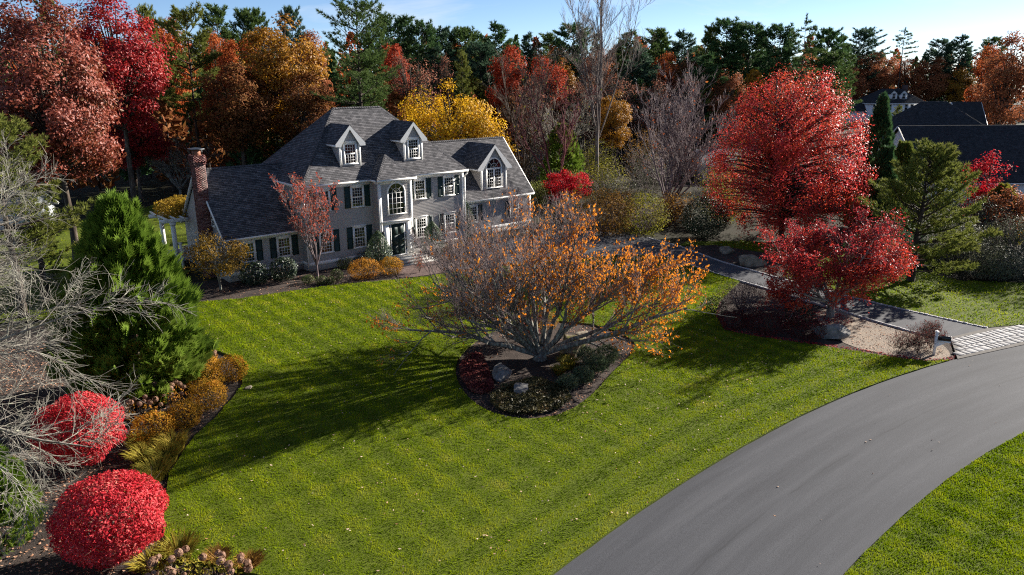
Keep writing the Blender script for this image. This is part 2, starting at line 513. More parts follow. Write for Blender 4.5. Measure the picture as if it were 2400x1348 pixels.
def ground_mat(name, stops, sc=0.6, fine=25.0, bump=0.8, rough=0.95, finew=0.55):
    m, n, o = new_mat(name)
    t = N(n, 'ShaderNodeTexCoord')
    z = N(n, 'ShaderNodeTexNoise'); z.inputs['Scale'].default_value = sc; z.inputs['Detail'].default_value = 5
    z2 = N(n, 'ShaderNodeTexNoise'); z2.inputs['Scale'].default_value = fine; z2.inputs['Detail'].default_value = 5; z2.inputs['Roughness'].default_value = 0.7
    mxx = N(n, 'ShaderNodeMixRGB'); mxx.inputs['Fac'].default_value = finew
    n.links.new(t.outputs['Object'], z.inputs['Vector']); n.links.new(t.outputs['Object'], z2.inputs['Vector'])
    n.links.new(z.outputs['Fac'], mxx.inputs['Color1']); n.links.new(z2.outputs['Fac'], mxx.inputs['Color2'])
    r = ramp(n, stops); n.links.new(mxx.outputs['Color'], r.inputs['Fac'])
    b = N(n, 'ShaderNodeBsdfPrincipled'); b.inputs['Roughness'].default_value = rough; b.inputs['Specular IOR Level'].default_value = 0.15
    bp = N(n, 'ShaderNodeBump'); bp.inputs['Strength'].default_value = bump; bp.inputs['Distance'].default_value = 0.05
    n.links.new(z2.outputs['Fac'], bp.inputs['Height']); n.links.new(bp.outputs['Normal'], b.inputs['Normal'])
    n.links.new(r.outputs['Color'], b.inputs['Base Color']); n.links.new(b.outputs['BSDF'], o.inputs['Surface'])
    return m

M_litter = ground_mat('leaf_litter', [(0.3, (.010, .009, .005)), (0.48, (.022, .018, .009)), (0.62, (.020, .027, .008)), (0.8, (.045, .030, .017))], 0.15, 6.0)
M_mulch = ground_mat('bark_mulch', [(0.3, (.018, .014, .012)), (0.5, (.05, .039, .034)), (0.7, (.10, .078, .066))], 1.2, 22.0, 1.0)
M_gravel = ground_mat('gravel', [(0.3, (.10, .085, .07)), (0.48, (.24, .20, .165)), (0.62, (.30, .24, .18)), (0.78, (.42, .37, .31))], 0.8, 16.0, 1.0)
M_soil_lawn = ground_mat('lawn_ground', [(0.3, (.05, .07, .005)), (0.5, (.08, .105, .007)), (0.7, (.11, .125, .015))], 0.7, 30.0, 0.6)
M_brickwalk = ground_mat('brick_walk', [(0.3, (.06, .044, .04)), (0.5, (.115, .08, .072)), (0.7, (.19, .135, .12))], 2.0, 14.0, 0.5)

# the earth everywhere else
mb = MB(); n_ = 60
V = [(0, 0, -.13)]
for k, R_ in enumerate((60, 200, 420)):
    for i in range(n_):
        a = i * 2 * math.pi / n_; V.append((R_ * math.cos(a), R_ * math.sin(a), -.13))
T_ = [(0, 1 + i, 1 + (i + 1) % n_) for i in range(n_)]
Q_ = [(1 + k * n_ + i, 1 + (k + 1) * n_ + i, 1 + (k + 1) * n_ + (i + 1) % n_, 1 + k * n_ + (i + 1) % n_) for k in range(2) for i in range(n_)]
tag(mb.add(V, Q_, T_).build('ground', M_litter), kind='structure')

# road: an arc, with u running along it and v across it
def asphalt(name, base, streak=True):
    m, n, o = new_mat(name)
    t = N(n, 'ShaderNodeTexCoord'); uvs = N(n, 'ShaderNodeUVMap')
    b = N(n, 'ShaderNodeBsdfPrincipled'); b.inputs['Roughness'].default_value = 0.85; b.inputs['Specular IOR Level'].default_value = 0.15
    z = N(n, 'ShaderNodeTexNoise'); z.inputs['Scale'].default_value = 45; z.inputs['Detail'].default_value = 3
    n.links.new(t.outputs['Object'], z.inputs['Vector'])
    r = ramp(n, [(0.32, [x * .72 for x in base]), (0.5, base), (0.72, [x * 1.3 for x in base])])
    n.links.new(z.outputs['Fac'], r.inputs['Fac'])
    col = r.outputs['Color']
    mp = N(n, 'ShaderNodeMapping'); mp.inputs['Scale'].default_value = (0.10, 1.5, 1)
    n.links.new(uvs.outputs['UV'] if streak else t.outputs['Object'], mp.inputs['Vector'])
    z2 = N(n, 'ShaderNodeTexNoise'); z2.inputs['Scale'].default_value = 1.0; z2.inputs['Detail'].default_value = 6; z2.inputs['Roughness'].default_value = 0.6
    n.links.new(mp.outputs['Vector'], z2.inputs['Vector'])
    r2 = ramp(n, [(0.33, (.76, .76, .77)), (0.52, (1, 1, 1)), (0.68, (1.22, 1.21, 1.19))])
    n.links.new(z2.outputs['Fac'], r2.inputs['Fac'])
    mu = N(n, 'ShaderNodeMixRGB', blend_type='MULTIPLY'); mu.inputs['Fac'].default_value = 1.0
    n.links.new(col, mu.inputs['Color1']); n.links.new(r2.outputs['Color'], mu.inputs['Color2']); col = mu.outputs['Color']
    if streak:       # the paving seam near the middle, thin and broken
        sep = N(n, 'ShaderNodeSeparateXYZ'); n.links.new(uvs.outputs['UV'], sep.inputs['Vector'])
        mw = N(n, 'ShaderNodeMapping'); mw.inputs['Scale'].default_value = (0.35, 0.01, 1); n.links.new(uvs.outputs['UV'], mw.inputs['Vector'])
        zw = N(n, 'ShaderNodeTexNoise'); zw.inputs['Scale'].default_value = 1.6; zw.inputs['Detail'].default_value = 8; n.links.new(mw.outputs['Vector'], zw.inputs['Vector'])
        k1 = N(n, 'ShaderNodeMath', operation='MULTIPLY_ADD'); n.links.new(zw.outputs['Fac'], k1.inputs[0]); k1.inputs[1].default_value = 0.35; k1.inputs[2].default_value = 2.75
        k2 = N(n, 'ShaderNodeMath', operation='SUBTRACT'); n.links.new(sep.outputs['Y'], k2.inputs[0]); n.links.new(k1.outputs[0], k2.inputs[1])
        k3 = N(n, 'ShaderNodeMath', operation='ABSOLUTE'); n.links.new(k2.outputs[0], k3.inputs[0])
        rr_ = ramp(n, [(0.0, (.7, .7, .7)), (0.018, (.82, .82, .82)), (0.05, (.96, .96, .96)), (0.3, (1, 1, 1))])
        n.links.new(k3.outputs[0], rr_.inputs['Fac'])
        z4 = N(n, 'ShaderNodeTexNoise'); z4.inputs['Scale'].default_value = 0.35; n.links.new(t.outputs['Object'], z4.inputs['Vector'])
        r4 = ramp(n, [(0.4, (0, 0, 0)), (0.5, (1, 1, 1))]); n.links.new(z4.outputs['Fac'], r4.inputs['Fac'])
        mc = N(n, 'ShaderNodeMixRGB', blend_type='MULTIPLY'); n.links.new(r4.outputs['Color'], mc.inputs['Fac'])
        n.links.new(col, mc.inputs['Color1']); n.links.new(rr_.outputs['Color'], mc.inputs['Color2']); col = mc.outputs['Color']
    bp = N(n, 'ShaderNodeBump'); bp.inputs['Strength'].default_value = 0.35; bp.inputs['Distance'].default_value = 0.012
    n.links.new(z.outputs['Fac'], bp.inputs['Height']); n.links.new(bp.outputs['Normal'], b.inputs['Normal'])
    n.links.new(col, b.inputs['Base Color']); n.links.new(b.outputs['BSDF'], o.inputs['Surface'])
    return m
M_road = asphalt('road_asphalt', (.060, .062, .069))
M_drive = asphalt('driveway_asphalt', (.070, .072, .080), False)

mb = MB(); KA = 130
V = []; uv = []
for i in range(KA + 1):
    s_ = -62.0 + 112.0 * i / KA
    for j in range(9):
        d_ = (RO - RI) * (1 - j / 8)
        wob = 0.012 * math.sin(s_ * 2.9) * math.sin(s_ * 1.07) if j in (0, 8) else 0
        x_, y_ = road_pt(s_, d_ + wob)
        V.append((x_, y_, -.03 + .05 * (1 - (j / 4 - 1) ** 2)))
        uv.append((s_, (RO - RI) - d_))
Q_ = [(i * 9 + j, i * 9 + j + 1, (i + 1) * 9 + j + 1, (i + 1) * 9 + j) for i in range(KA) for j in range(8)]
tag(mb.add(V, Q_).build('road', M_road, smooth=True, uv=np.array(uv)), kind='structure')

DN = [(12.0, -9.0), (17.0, -9.6), (20.4, -11.0), (21.9, -13.4), (20.9, -17.4), (20.25, -20.7), (19.8, -23.9), (19.35, -26.1), (19.1, -28.2), (18.7, -30.3), (18.45, -32.3), (18.5, -33.3), (19.0, -34.05)]
DF = [(22.05, -34.75), (22.0, -33.3), (22.0, -30.0), (22.15, -26.8), (22.8, -22.0), (23.7, -16.9), (25.4, -12.0), (26.0, -8.0), (25.0, -3.5), (22.6, -1.0), (12.0, -1.0)]
sheet('driveway', DN + DF, -.016, M_drive)
drive = bpy.data.objects['driveway']
# cobble edging, one low row each side
M_cobble = plain('granite_cobble', (.34, .33, .33), 0.85, 0.35, 9.0, 0.4, 60)
def cobbles(path, name, parent):
    rng = np.random.default_rng(5); mb = MB()
    for a, b in zip(path[:-1], path[1:]):
        a = np.array(a); b = np.array(b); L_ = np.linalg.norm(b - a); t = (b - a) / L_; nn = np.array([-t[1], t[0]])
        k = max(1, int(L_ / 0.24))
        for i in range(k):
            c = a + t * (i + .5) * L_ / k; hl = L_ / k * .46; hw = .075 + rng.uniform(-.012, .012); zt = .035 + rng.uniform(-.012, .012)
            q = [c + t * sx * hl + nn * sy * hw for sx, sy in ((-1, -1), (1, -1), (1, 1), (-1, 1))]
            q2 = [c + (p - c) * .8 for p in q]
            V = [(p[0], p[1], -.08) for p in q] + [(p[0], p[1], zt - .02) for p in q] + [(p[0], p[1], zt) for p in q2]
            mb.add(V, [(0, 1, 5, 4), (1, 2, 6, 5), (2, 3, 7, 6), (3, 0, 4, 7), (4, 5, 9, 8), (5, 6, 10, 9), (6, 7, 11, 10), (7, 4, 8, 11), (8, 9, 10, 11)])
    o = mb.build(name, M_cobble, parent); o['kind'] = 'stuff'
cobbles(DN[1:], 'cobble_edging', drive)
cobbles(DF[:8], 'cobble_edging', drive)

# paver apron between driveway and road
AP = [(16.05, -35.5), (19.0, -34.05), (22.05, -34.75), (25.6, -36.6), (24.6, -38.05), (20.3, -36.75)]
M_apronbed = plain('paver_joint_sand', (.11, .10, .09), 0.95)
apron = sheet('paver_apron', AP, -.002, M_apronbed)
M_pav = plain('pale_concrete_paver', (.31, .305, .305), 0.85, 0.10, 5.0, 0.3, 70)
M_pav2 = plain('grey_concrete_paver', (.235, .23, .23), 0.85, 0.10, 5.0, 0.3, 70)
pm = MB()
pm.add([(-.5,-.5,-.06),(.5,-.5,-.06),(.5,.5,-.06),(-.5,.5,-.06),(-.5,-.5,.0),(.5,-.5,.0),(.5,.5,.0),(-.5,.5,.0),(-.46,-.45,.012),(.46,-.45,.012),(.46,.45,.012),(-.46,.45,.012)],
       [(0,1,5,4),(1,2,6,5),(2,3,7,6),(3,0,4,7),(4,5,9,8),(5,6,10,9),(6,7,11,10),(7,4,8,11),(8,9,10,11)])
pme = [pm.mesh('paver', M_pav), pm.mesh('paver', M_pav2)]
rng = np.random.default_rng(3)
e1 = np.array([0.962, -0.273]); e2 = np.array([0.273, 0.962]); o0 = np.array([16.0, -35.6])
v_ = -5.0; row = 0
while v_ < 6:
    hh = (0.46, 0.36, 0.52)[row % 3] * rng.uniform(.97, 1.03); x_ = -2.0 - rng.random() * .3
    while x_ < 12:
        ww = rng.choice([.28, .36, .45, .54])
        c = o0 + e1 * (x_ + ww / 2) + e2 * (v_ + hh / 2)
        cor = np.array([c + e1 * sx * (ww / 2 - .02) + e2 * sy * (hh / 2 - .02) for sx in (-1, 1) for sy in (-1, 1)])
        if inside(cor, AP).sum() >= 3 and road_y(c[0]) < c[1] - .05:
            p = link('paver', pme[int(rng.random() > .58)], apron, (c[0], c[1], .006 + rng.uniform(-.006, .006)), math.atan2(e1[1], e1[0]) + rng.uniform(-.012, .012))
            p.scale = (ww - .035, hh - .045, 1)
        x_ += ww
    v_ += hh; row += 1

# beds (slightly sunk, so the lawn ends in a cut edge)
ISL = smooth_loop([(-3.4, -21.8), (-2.0, -20.0), (0.1, -18.6), (2.3, -17.8), (4.9, -18.2), (6.9, -20.8), (6.5, -23.9), (4.9, -25.0), (1.9, -26.2), (0.3, -27.0), (-1.6, -27.6), (-2.8, -27.6), (-3.9, -27.0), (-4.5, -25.7), (-4.3, -23.9)])
LB = [(-15.2, -36.0), (-15.3, -31.5), (-15.6, -29.5), (-16.3, -28.6), (-16.9, -27.5), (-17.1, -26.6), (-16.9, -25.4), (-16.3, -23.7), (-15.8, -22.3), (-15.1, -21.3), (-14.2, -20.0), (-13.2, -19.1), (-11.9, -17.6), (-11.0, -16.4), (-10.35, -14.6), (-10.1, -12.6), (-10.6, -10.5), (-11.6, -8.6), (-12.4, -6.0), (-13.0, -2.5)]
HBED = [(-12.0, 1.2), (-9.8, -1.3), (-8.2, -2.5), (-6.2, -3.35), (-4.0, -3.75), (-1.3, -4.15), (0.1, -4.5), (1.8, -5.2), (3.4, -5.9), (5.6, -6.5), (8.5, -6.9), (12.0, -8.0), (15.0, -9.2)]
RB = [(15.95, -35.4), (14.7, -34.75), (14.0, -33.6), (13.5, -32.1), (12.7, -30.1), (11.6, -27.6), (11.2, -25.9), (12.9, -24.1), (15.2, -22.7), (18.0, -21.6), (20.25, -20.8)]
big = lambda L_, c, k: [(c[0] + (p[0] - c[0]) * k, c[1] + (p[1] - c[1]) * k) for p in L_]
sheet('island_bed', big(ISL, (0.8, -22.6), 1.03), -.075, M_mulch)
sheet('left_bed', [(-34, -38), (-15.0, -36.4)] + [(p[0] + .12, p[1]) for p in LB] + [(-20, 0), (-34, -4)], -.075, M_mulch)
sheet('house_bed', [(p[0], p[1] - .1) for p in HBED] + [(15, .5), (14, 2.2), (-6, 2.2), (-12, 4)], -.07, M_mulch)
sheet('right_bed', [(p[0] - .1, p[1] - .05) for p in RB] + DN[5:], -.06, M_mulch)
sheet('gravel_bed', smooth_loop([(16.0, -35.25), (14.75, -34.5), (14.2, -33.2), (13.9, -31.4), (15.0, -29.6), (16.2, -28.4), (18.0, -27.2), (19.1, -27.6), (18.95, -28.5), (18.5, -30.5), (18.2, -32.4), (18.2, -33.6), (17.3, -34.6)], 1), -.045, M_gravel)
sheet('brick_walk', smooth_loop([(5.4, -2.4), (7.9, -2.3), (9.5, -4.2), (13, -5.0), (17.5, -6.2), (17.5, -8.8), (13.0, -7.6), (9.0, -6.4), (5.0, -6.1), (3.6, -5.4), (4.6, -4.2)], 1), -.035, M_brickwalk)

LAWN = []
for i in range(28): x_ = -15.15 + i * (15.6 + 15.15) / 27; LAWN.append((x_, road_y(x_) + .04))
LAWN += RB[1:] + DN[4::-1][:4] + [(16.5, -9.6)] + HBED[::-1][1:-1] + [(-12.6, -1.6)] + LB[::-1]
_l = []
for p in LAWN:
    if not _l or math.hypot(p[0] - _l[-1][0], p[1] - _l[-1][1]) > .05: _l.append(p)
LAWN = _l
sheet('front_lawn', LAWN, 0.0, M_soil_lawn, [ISL], 0.1)
BACK = smooth_loop([(-30, 0), (-21, 2), (-14, -1), (-12.3, 1.6), (-6.2, 4), (-6.5, 10), (0, 20), (9, 33), (2, 38), (-8, 30), (-22, 32), (-40, 22)], 1)
sheet('back_lawn', BACK, -.02, M_soil_lawn)
SIDE = [(22.2, -34.7), (22.15, -33.0), (22.15, -30.0), (22.3, -26.8), (22.9, -22.2), (26.5, -20.6), (28.3, -17.5), (28.0, -13.5), (25.6, -11.7), (27.0, -11.2), (31, -14), (34, -20), (33, -24), (31, -30), (40, -40), (36, -47), (28.5, -40.5), (25.9, -36.7)]
sheet('side_lawn', SIDE, -.01, M_soil_lawn)
sheet('rock_bed', [(22.25, -27.0), (22.95, -22.0), (23.85, -16.9), (25.55, -12.0), (27.8, -13.4), (28.5, -17.4), (26.6, -20.8), (24.2, -23.5)], -.005, M_mulch)
FAR = [road_pt(s_, RO - RI + .03) for s_ in np.linspace(-34, 44, 40)] + [road_pt(s_, 22.0) for s_ in np.linspace(44, -34, 40)]
sheet('roadside_lawn', FAR, -.005, M_soil_lawn, (), .08)

# ------------------------------------------------------------------ materials of the buildings
def siding_mat():
    m = plain('clapboard_paint', (.35, .33, .315), 0.6, 0.07, 1.2)
    return m
M_side = siding_mat()
M_white = plain('white_trim_paint', (.78, .77, .74), 0.45, 0.04, 2.0, 0.0)
M_shut = plain('dark_green_shutter', (.010, .030, .025), 0.45, 0.12, 3.0)
M_door = plain('dark_green_door', (.006, .020, .018), 0.6, 0.1, 3.0)
M_metal = plain('dark_metal', (.05, .055, .06), 0.4, 0.2, 6.0, 0, 40, 0.5, 0.6)
M_mortar = plain('mortar', (.30, .27, .25), 0.95)
M_step = plain('granite_step', (.42, .40, .37), 0.85, 0.15, 4.0, 0.3, 50)

def shingle_mat(name, cols, bw=0.30, rh=0.145):
    m, n, o = new_mat(name)
    uvm = N(n, 'ShaderNodeUVMap')
    bt = N(n, 'ShaderNodeTexBrick'); bt.offset = 0.5
    bt.inputs['Scale'].default_value = 1.0; bt.inputs['Mortar Size'].default_value = 0.012; bt.inputs['Mortar Smooth'].default_value = 0.3
    bt.inputs['Brick Width'].default_value = bw; bt.inputs['Row Height'].default_value = rh; bt.inputs['Bias'].default_value = 0.0
    bt.inputs['Color1'].default_value = c4(cols[0]); bt.inputs['Color2'].default_value = c4(cols[2]); bt.inputs['Mortar'].default_value = c4([x * .45 for x in cols[0]])
    n.links.new(uvm.outputs['UV'], bt.inputs['Vector'])
    z = N(n, 'ShaderNodeTexNoise'); z.inputs['Scale'].default_value = 2.3; z.inputs['Detail'].default_value = 4
    n.links.new(uvm.outputs['UV'], z.inputs['Vector'])
    r = ramp(n, [(0.35, (.75, .75, .75)), (0.65, (1.25, 1.22, 1.2))]); n.links.new(z.outputs['Fac'], r.inputs['Fac'])
    mu = N(n, 'ShaderNodeMixRGB', blend_type='MULTIPLY'); mu.inputs['Fac'].default_value = 1
    n.links.new(bt.outputs['Color'], mu.inputs['Color1']); n.links.new(r.outputs['Color'], mu.inputs['Color2'])
    b = N(n, 'ShaderNodeBsdfPrincipled'); b.inputs['Roughness'].default_value = 0.9; b.inputs['Specular IOR Level'].default_value = 0.2
    bp = N(n, 'ShaderNodeBump'); bp.inputs['Strength'].default_value = 0.4; bp.inputs['Distance'].default_value = 0.02
    n.links.new(bt.outputs['Fac'], bp.inputs['Height']); bp.invert = True
    n.links.new(bp.outputs['Normal'], b.inputs['Normal'])
    n.links.new(mu.outputs['Color'], b.inputs['Base Color']); n.links.new(b.outputs['BSDF'], o.inputs['Surface'])
    return m
M_roof = shingle_mat('grey_brown_shingle', [(.060, .060, .066), (.10, .09, .085), (.145, .142, .148)])
M_roofdark = shingle_mat('charcoal_shingle', [(.030, .032, .036), (.04, .04, .045), (.05, .052, .058)])
M_roofgrey = shingle_mat('pale_grey_shingle', [(.17, .18, .20), (.2, .2, .22), (.26, .27, .29)])

def glass_mat():
    m, n, o = new_mat('window_glass')
    b = N(n, 'ShaderNodeBsdfPrincipled'); b.inputs['Base Color'].default_value = (.012, .016, .018, 1); b.inputs['Roughness'].default_value = 0.04
    b.inputs['Specular IOR Level'].default_value = 0.9
    t = N(n, 'ShaderNodeTexCoord'); z = N(n, 'ShaderNodeTexNoise'); z.inputs['Scale'].default_value = 2.2
    bp = N(n, 'ShaderNodeBump'); bp.inputs['Strength'].default_value = 0.06; bp.inputs['Distance'].default_value = 0.05
    n.links.new(t.outputs['Object'], z.inputs['Vector']); n.links.new(z.outputs['Fac'], bp.inputs['Height']); n.links.new(bp.outputs['Normal'], b.inputs['Normal'])
    n.links.new(b.outputs['BSDF'], o.inputs['Surface'])
    return m
M_glass = glass_mat()

# ------------------------------------------------------------------ building helpers
def clip_iv(poly, z):
    """interval of a convex polygon (u,z) at height z"""
    xs = []
    for i in range(len(poly)):
        (a, b), (c, d) = poly[i], poly[(i + 1) % len(poly)]
        if (b - z) * (d - z) <= 0 and b != d: xs.append(a + (c - a) * (z - b) / (d - b))
    return (min(xs), max(xs)) if xs else None

def clapboards(mb, poly, O, ux, nn, step=0.112, proud=0.016):
    """overlapping boards over a convex wall outline poly (u,z), wall at O, along ux, facing nn"""
    O = np.array(O, float); ux = np.array(ux, float); nn = np.array(nn, float); zz = np.array([0, 0, 1.0])
    z0 = min(p[1] for p in poly); z1 = max(p[1] for p in poly)
    mb.poly([O + ux * p[0] + zz * p[1] for p in poly])
    z = z0
    while z < z1 - 0.01:
        t = min(z + step, z1); a = clip_iv(poly, z + 1e-4); b = clip_iv(poly, t - 1e-4)
        if a and b:
            P = [O + ux * a[0] + zz * z + nn * proud, O + ux * a[1] + zz * z + nn * proud, O + ux * b[1] + zz * t + nn * .004, O + ux * b[0] + zz * t + nn * .004]
            mb.poly(P); mb.poly([O + ux * a[0] + zz * z, O + ux * a[1] + zz * z, P[1], P[0]])
        z = t

def roof_plane(mb, uvs, P, along, step=0.145, thick=0.02, edge=0.09):
    """shingle courses over a convex roof polygon P (3D); along = horizontal eave direction. Adds a slab underneath."""
    P = [np.array(p, float) for p in P]; al = nrm(np.array(along, float))
    nn = np.cross(P[1] - P[0], P[2] - P[0]); nn /= np.linalg.norm(nn)
    if nn[2] < 0: nn = -nn; P = P[::-1]
    upv = np.cross(nn, al); upv /= np.linalg.norm(upv)
    if upv[2] < 0: upv = -upv
    O = min(P, key=lambda p: p[2]); pol = [((p - O) @ al, (p - O) @ upv) for p in P]
    v1 = max(q[1] for q in pol); v = 0.0
    while v < v1 - 1e-3:
        t = min(v + step, v1); a = clip_iv(pol, v + 1e-4); b = clip_iv(pol, t - 1e-4)
        if a and b:
            f = lambda u, vv, hgt: O + al * u + upv * vv + nn * hgt
            q = [f(a[0], v, thick), f(a[1], v, thick), f(b[1], t, .003), f(b[0], t, .003)]
            mb.poly(q); uvs += [(a[0], v), (a[1], v), (b[1], t), (b[0], t)]
            mb.poly([f(a[0], v, 0), f(a[1], v, 0), q[1], q[0]]); uvs += [(a[0], v), (a[1], v), (a[1], v), (a[0], v)]
        v = t
    n = len(P)
    mb.poly([p - np.array([0, 0, edge]) for p in P][::-1]); uvs += [(0, 0)] * n
    for i in range(n):
        a, b = P[i], P[(i + 1) % n]
        mb.poly([a - np.array([0, 0, edge]), b - np.array([0, 0, edge]), b, a]); uvs += [(0.1, 0.1)] * 4

def roof(name, planes, mat, parent):
    mb = MB(); uvs = []
    for P, al in planes: roof_plane(mb, uvs, P, al)
    return mb.build(name, mat, parent, uv=np.array(uvs))

# window meshes: local x right, -y outward, z up, origin at the casing's lower left on the wall
def casing_mesh(w_, h, cap=0.0, sill=0.05):
    mb = MB(); c = 0.105
    mb.box(0, c, -.05, .0, 0.05, h - .14); mb.box(w_ - c, w_, -.05, 0, 0.05, h - .14)
    mb.box(-.0, w_, -.052, 0, h - .14, h)
    mb.box(-.05 - cap, w_ + .05 + cap, -.085, 0, h, h + .045)
    mb.box(-.04, w_ + .04, -.10, 0, -.01, .05)
    return mb.mesh('window', M_white)
def sash_mesh(w_, h, cols, rows, bw=0.045):
    mb = MB(); b = bw
    mb.box(0, b, -.034, -.018, 0, h); mb.box(w_ - b, w_, -.034, -.018, 0, h)
    mb.box(b, w_ - b, -.034, -.018, 0, b); mb.box(b, w_ - b, -.034, -.018, h - b, h)
    g = 0.02
    for i in range(1, cols):
        x = b + (w_ - 2 * b) * i / cols; mb.box(x - g / 2, x + g / 2, -.031, -.019, b, h - b)
    for j in range(1, rows):
        z = b + (h - 2 * b) * j / rows; mb.box(b, w_ - b, -.0305, -.0195, z - g / 2, z + g / 2)
    return mb.mesh('sash', M_white)
def pane_mesh(w_, h):
    return MB().add([(0, -.022, 0), (w_, -.022, 0), (w_, -.022, h), (0, -.022, h)], [(0, 1, 2, 3)]).mesh('pane', M_glass)
_wc = {}
def window(parent, x, y, z, w_, h, rz=0.0, cap=0.0, cols=4, rows=3, name='window'):
    k = (w_, h, cap, cols, rows)
    iw, ih = w_ - .21, (h - .19) / 2
    if k not in _wc: _wc[k] = (casing_mesh(w_, h, cap), sash_mesh(iw, ih, cols, rows), pane_mesh(iw, ih))
    c, s, p = _wc[k]
    o = link(name, c, parent, (x, y, z), rz)
    for i in range(2):
        link('sash', s, o, (.105, (-.004, -.012)[i], .05 + i * ih)); link('pane', p, o, (.105, (-.004, -.012)[i], .05 + i * ih))
    return o
def shutter_mesh(w_, h):
    mb = MB(); f = .055
    mb.box(0, f, -.055, -.02, 0, h); mb.box(w_ - f, w_, -.055, -.02, 0, h)
    for z0, z1 in ((0, .08), (h * .5 - .04, h * .5 + .04), (h - .08, h)): mb.box(f, w_ - f, -.054, -.02, z0, z1)
    k = int(h / .07)
    for i in range(k):
        z = .08 + (h - .16) * i / k
        mb.poly([(f, -.048, z), (w_ - f, -.048, z), (w_ - f, -.022, z + .062), (f, -.022, z + .062)])
    mb.box(f, w_ - f, -.022, -.018, .05, h - .05)
    return mb.mesh('shutter', M_shut)
_sc = {}
def shutter(parent, x, y, z, w_, h, rz=0.0):
    if (w_, h) not in _sc: _sc[(w_, h)] = shutter_mesh(w_, h)
    return link('shutter', _sc[(w_, h)], parent, (x, y, z), rz)

def arch_window(parent, x, y, z, w_, hs, cols, rows, sun=3, double=False, name='arched_window'):
    """casing with a half-round head: hs = height to the spring line, radius w_/2"""
    R = w_ / 2; c = .11; K = 24
    mb = MB(); mb.box(0, c, -.055, 0, .05, hs); mb.box(w_ - c, w_, -.055, 0, .05, hs); mb.box(-.04, w_ + .04, -.1, 0, -.01, .05)
    for i in range(K):
        a, b = math.pi * i / K, math.pi * (i + 1) / K
        P = [(R + r * math.cos(t), yy, hs + r * math.sin(t)) for yy in (-.055, 0) for r, t in ((R, a), (R, b), (R - c, b), (R - c, a))]
        mb.add(P, [(3, 2, 1, 0), (0, 1, 5, 4), (2, 3, 7, 6)])
    o = link(name, mb.mesh(name, M_white), parent, (x, y, z))
    r = R - c; g = .024
    mu = MB()
    if not double:
        for i in range(1, cols):
            xx = c + 2 * r * i / cols; mu.box(xx - g / 2, xx + g / 2, -.034, -.02, .05, hs)
        for j in range(1, rows + 1):
            zz = .05 + (hs - .05) * j / rows; mu.box(c, w_ - c, -.0335, -.0205, zz - g / 2, zz + g / 2)
    else:
        mu.box(c, w_ - c, -.05, -.01, hs - .07, hs + .03); mu.box(R - .055, R + .055, -.05, -.01, .05, hs - .07)
    def arc(rad):
        for i in range(14):
            a, b = math.pi * i / 14, math.pi * (i + 1) / 14
            P = [(R + q * math.cos(t), -.033, hs + q * math.sin(t)) for q, t in ((rad + g / 2, a), (rad + g / 2, b), (rad - g / 2, b), (rad - g / 2, a))]
            mu.poly(P[::-1])
    arc(r * .5)
    for i in range(1, sun + 1):
        t = math.pi * i / (sun + 1)
        mu.beam((R + .02 * math.cos(t), -.0268, hs + .03 * math.sin(t)), (R + r * math.cos(t), -.0268, hs + r * math.sin(t)), .014, g, (0, 1, 0))
    link('muntins', mu.mesh('muntins', M_white), o)
    gl = MB()
    gl.poly([(c, -.022, .05), (w_ - c, -.022, .05), (w_ - c, -.022, hs), (c, -.022, hs)])
    link('pane', gl.mesh('pane', M_glass), o)
    gl = MB(); gl.poly([(R + r * math.cos(math.pi * i / 20), -.022, hs + r * math.sin(math.pi * i / 20)) for i in range(21)])
    link('pane', gl.mesh('pane', M_glass), o)
    if double:
        iw = r - .055; ih = (hs - .12) / 2
        s = sash_mesh(iw, ih, 3, 3); 
        for i in range(2):
            for j in range(2): link('sash', s, o, (c + i * (r + .055), (-.012, -.02)[j], .05 + j * ih))
    return o

def each(name, boxes, mat, parent):
    for b_ in boxes:
        m_ = MB(); m_.box(*b_); m_.build(name, mat, parent)
# ------------------------------------------------------------------ the house
W_, D_, ZE, OV = 13.27, 8.39, 5.9, 0.273
house = empty('house', (0, 0, 0), 'large grey clapboard house with dark green shutters and hipped shingle roof', 'house')
RS = 4.79 / 4.466                       # slope of the front of the main roof
mr = lambda y: ZE + RS * (y + OV)
# foundation and water table
each('foundation', [(0, W_, 0, D_, -.2, .30), (-5.24, 0, .934, 8.9, -.2, .30), (W_, 22.0, 1.99, 10.1, -.2, .30)], plain('parged_foundation', (.33, .31, .29), 0.9, .12), house)
each('water_table', [(-.03, 5.19, -.03, 0, .30, .55), (7.91, W_ + .03, -.03, 0, .30, .55), (-.03, 0, 0, 2, .30, .55), (-5.27, -.03, .904, .934, .30, .55), (-5.27, -5.24, .934, 8.9, .30, .55), (W_ + .03, 22.03, 1.96, 1.99, .30, .55)], M_white, house)
# clapboard walls
mb = MB(); X, Y_ = (1, 0, 0), (0, 1, 0)
clapboards(mb, [(0.0, .55), (W_, .55), (W_, 5.72), (0, 5.72)], (0, 0, 0), X, (0, -1, 0))
clapboards(mb, [(0.0, .55), (D_, .55), (D_, 5.72), (0, 5.72)], (0, D_, 0), (0, -1, 0), (-1, 0, 0))
clapboards(mb, [(0.0, .3), (D_, .3), (D_, 5.72), (0, 5.72)], (W_, 0, 0), (0, 1, 0), (1, 0, 0))
clapboards(mb, [(0.0, .3), (W_, .3), (W_, 5.72), (0, 5.72)], (W_, D_, 0), (-1, 0, 0), (0, 1, 0))
b = mb.build('clapboard', M_side, house); b['kind'] = 'stuff'
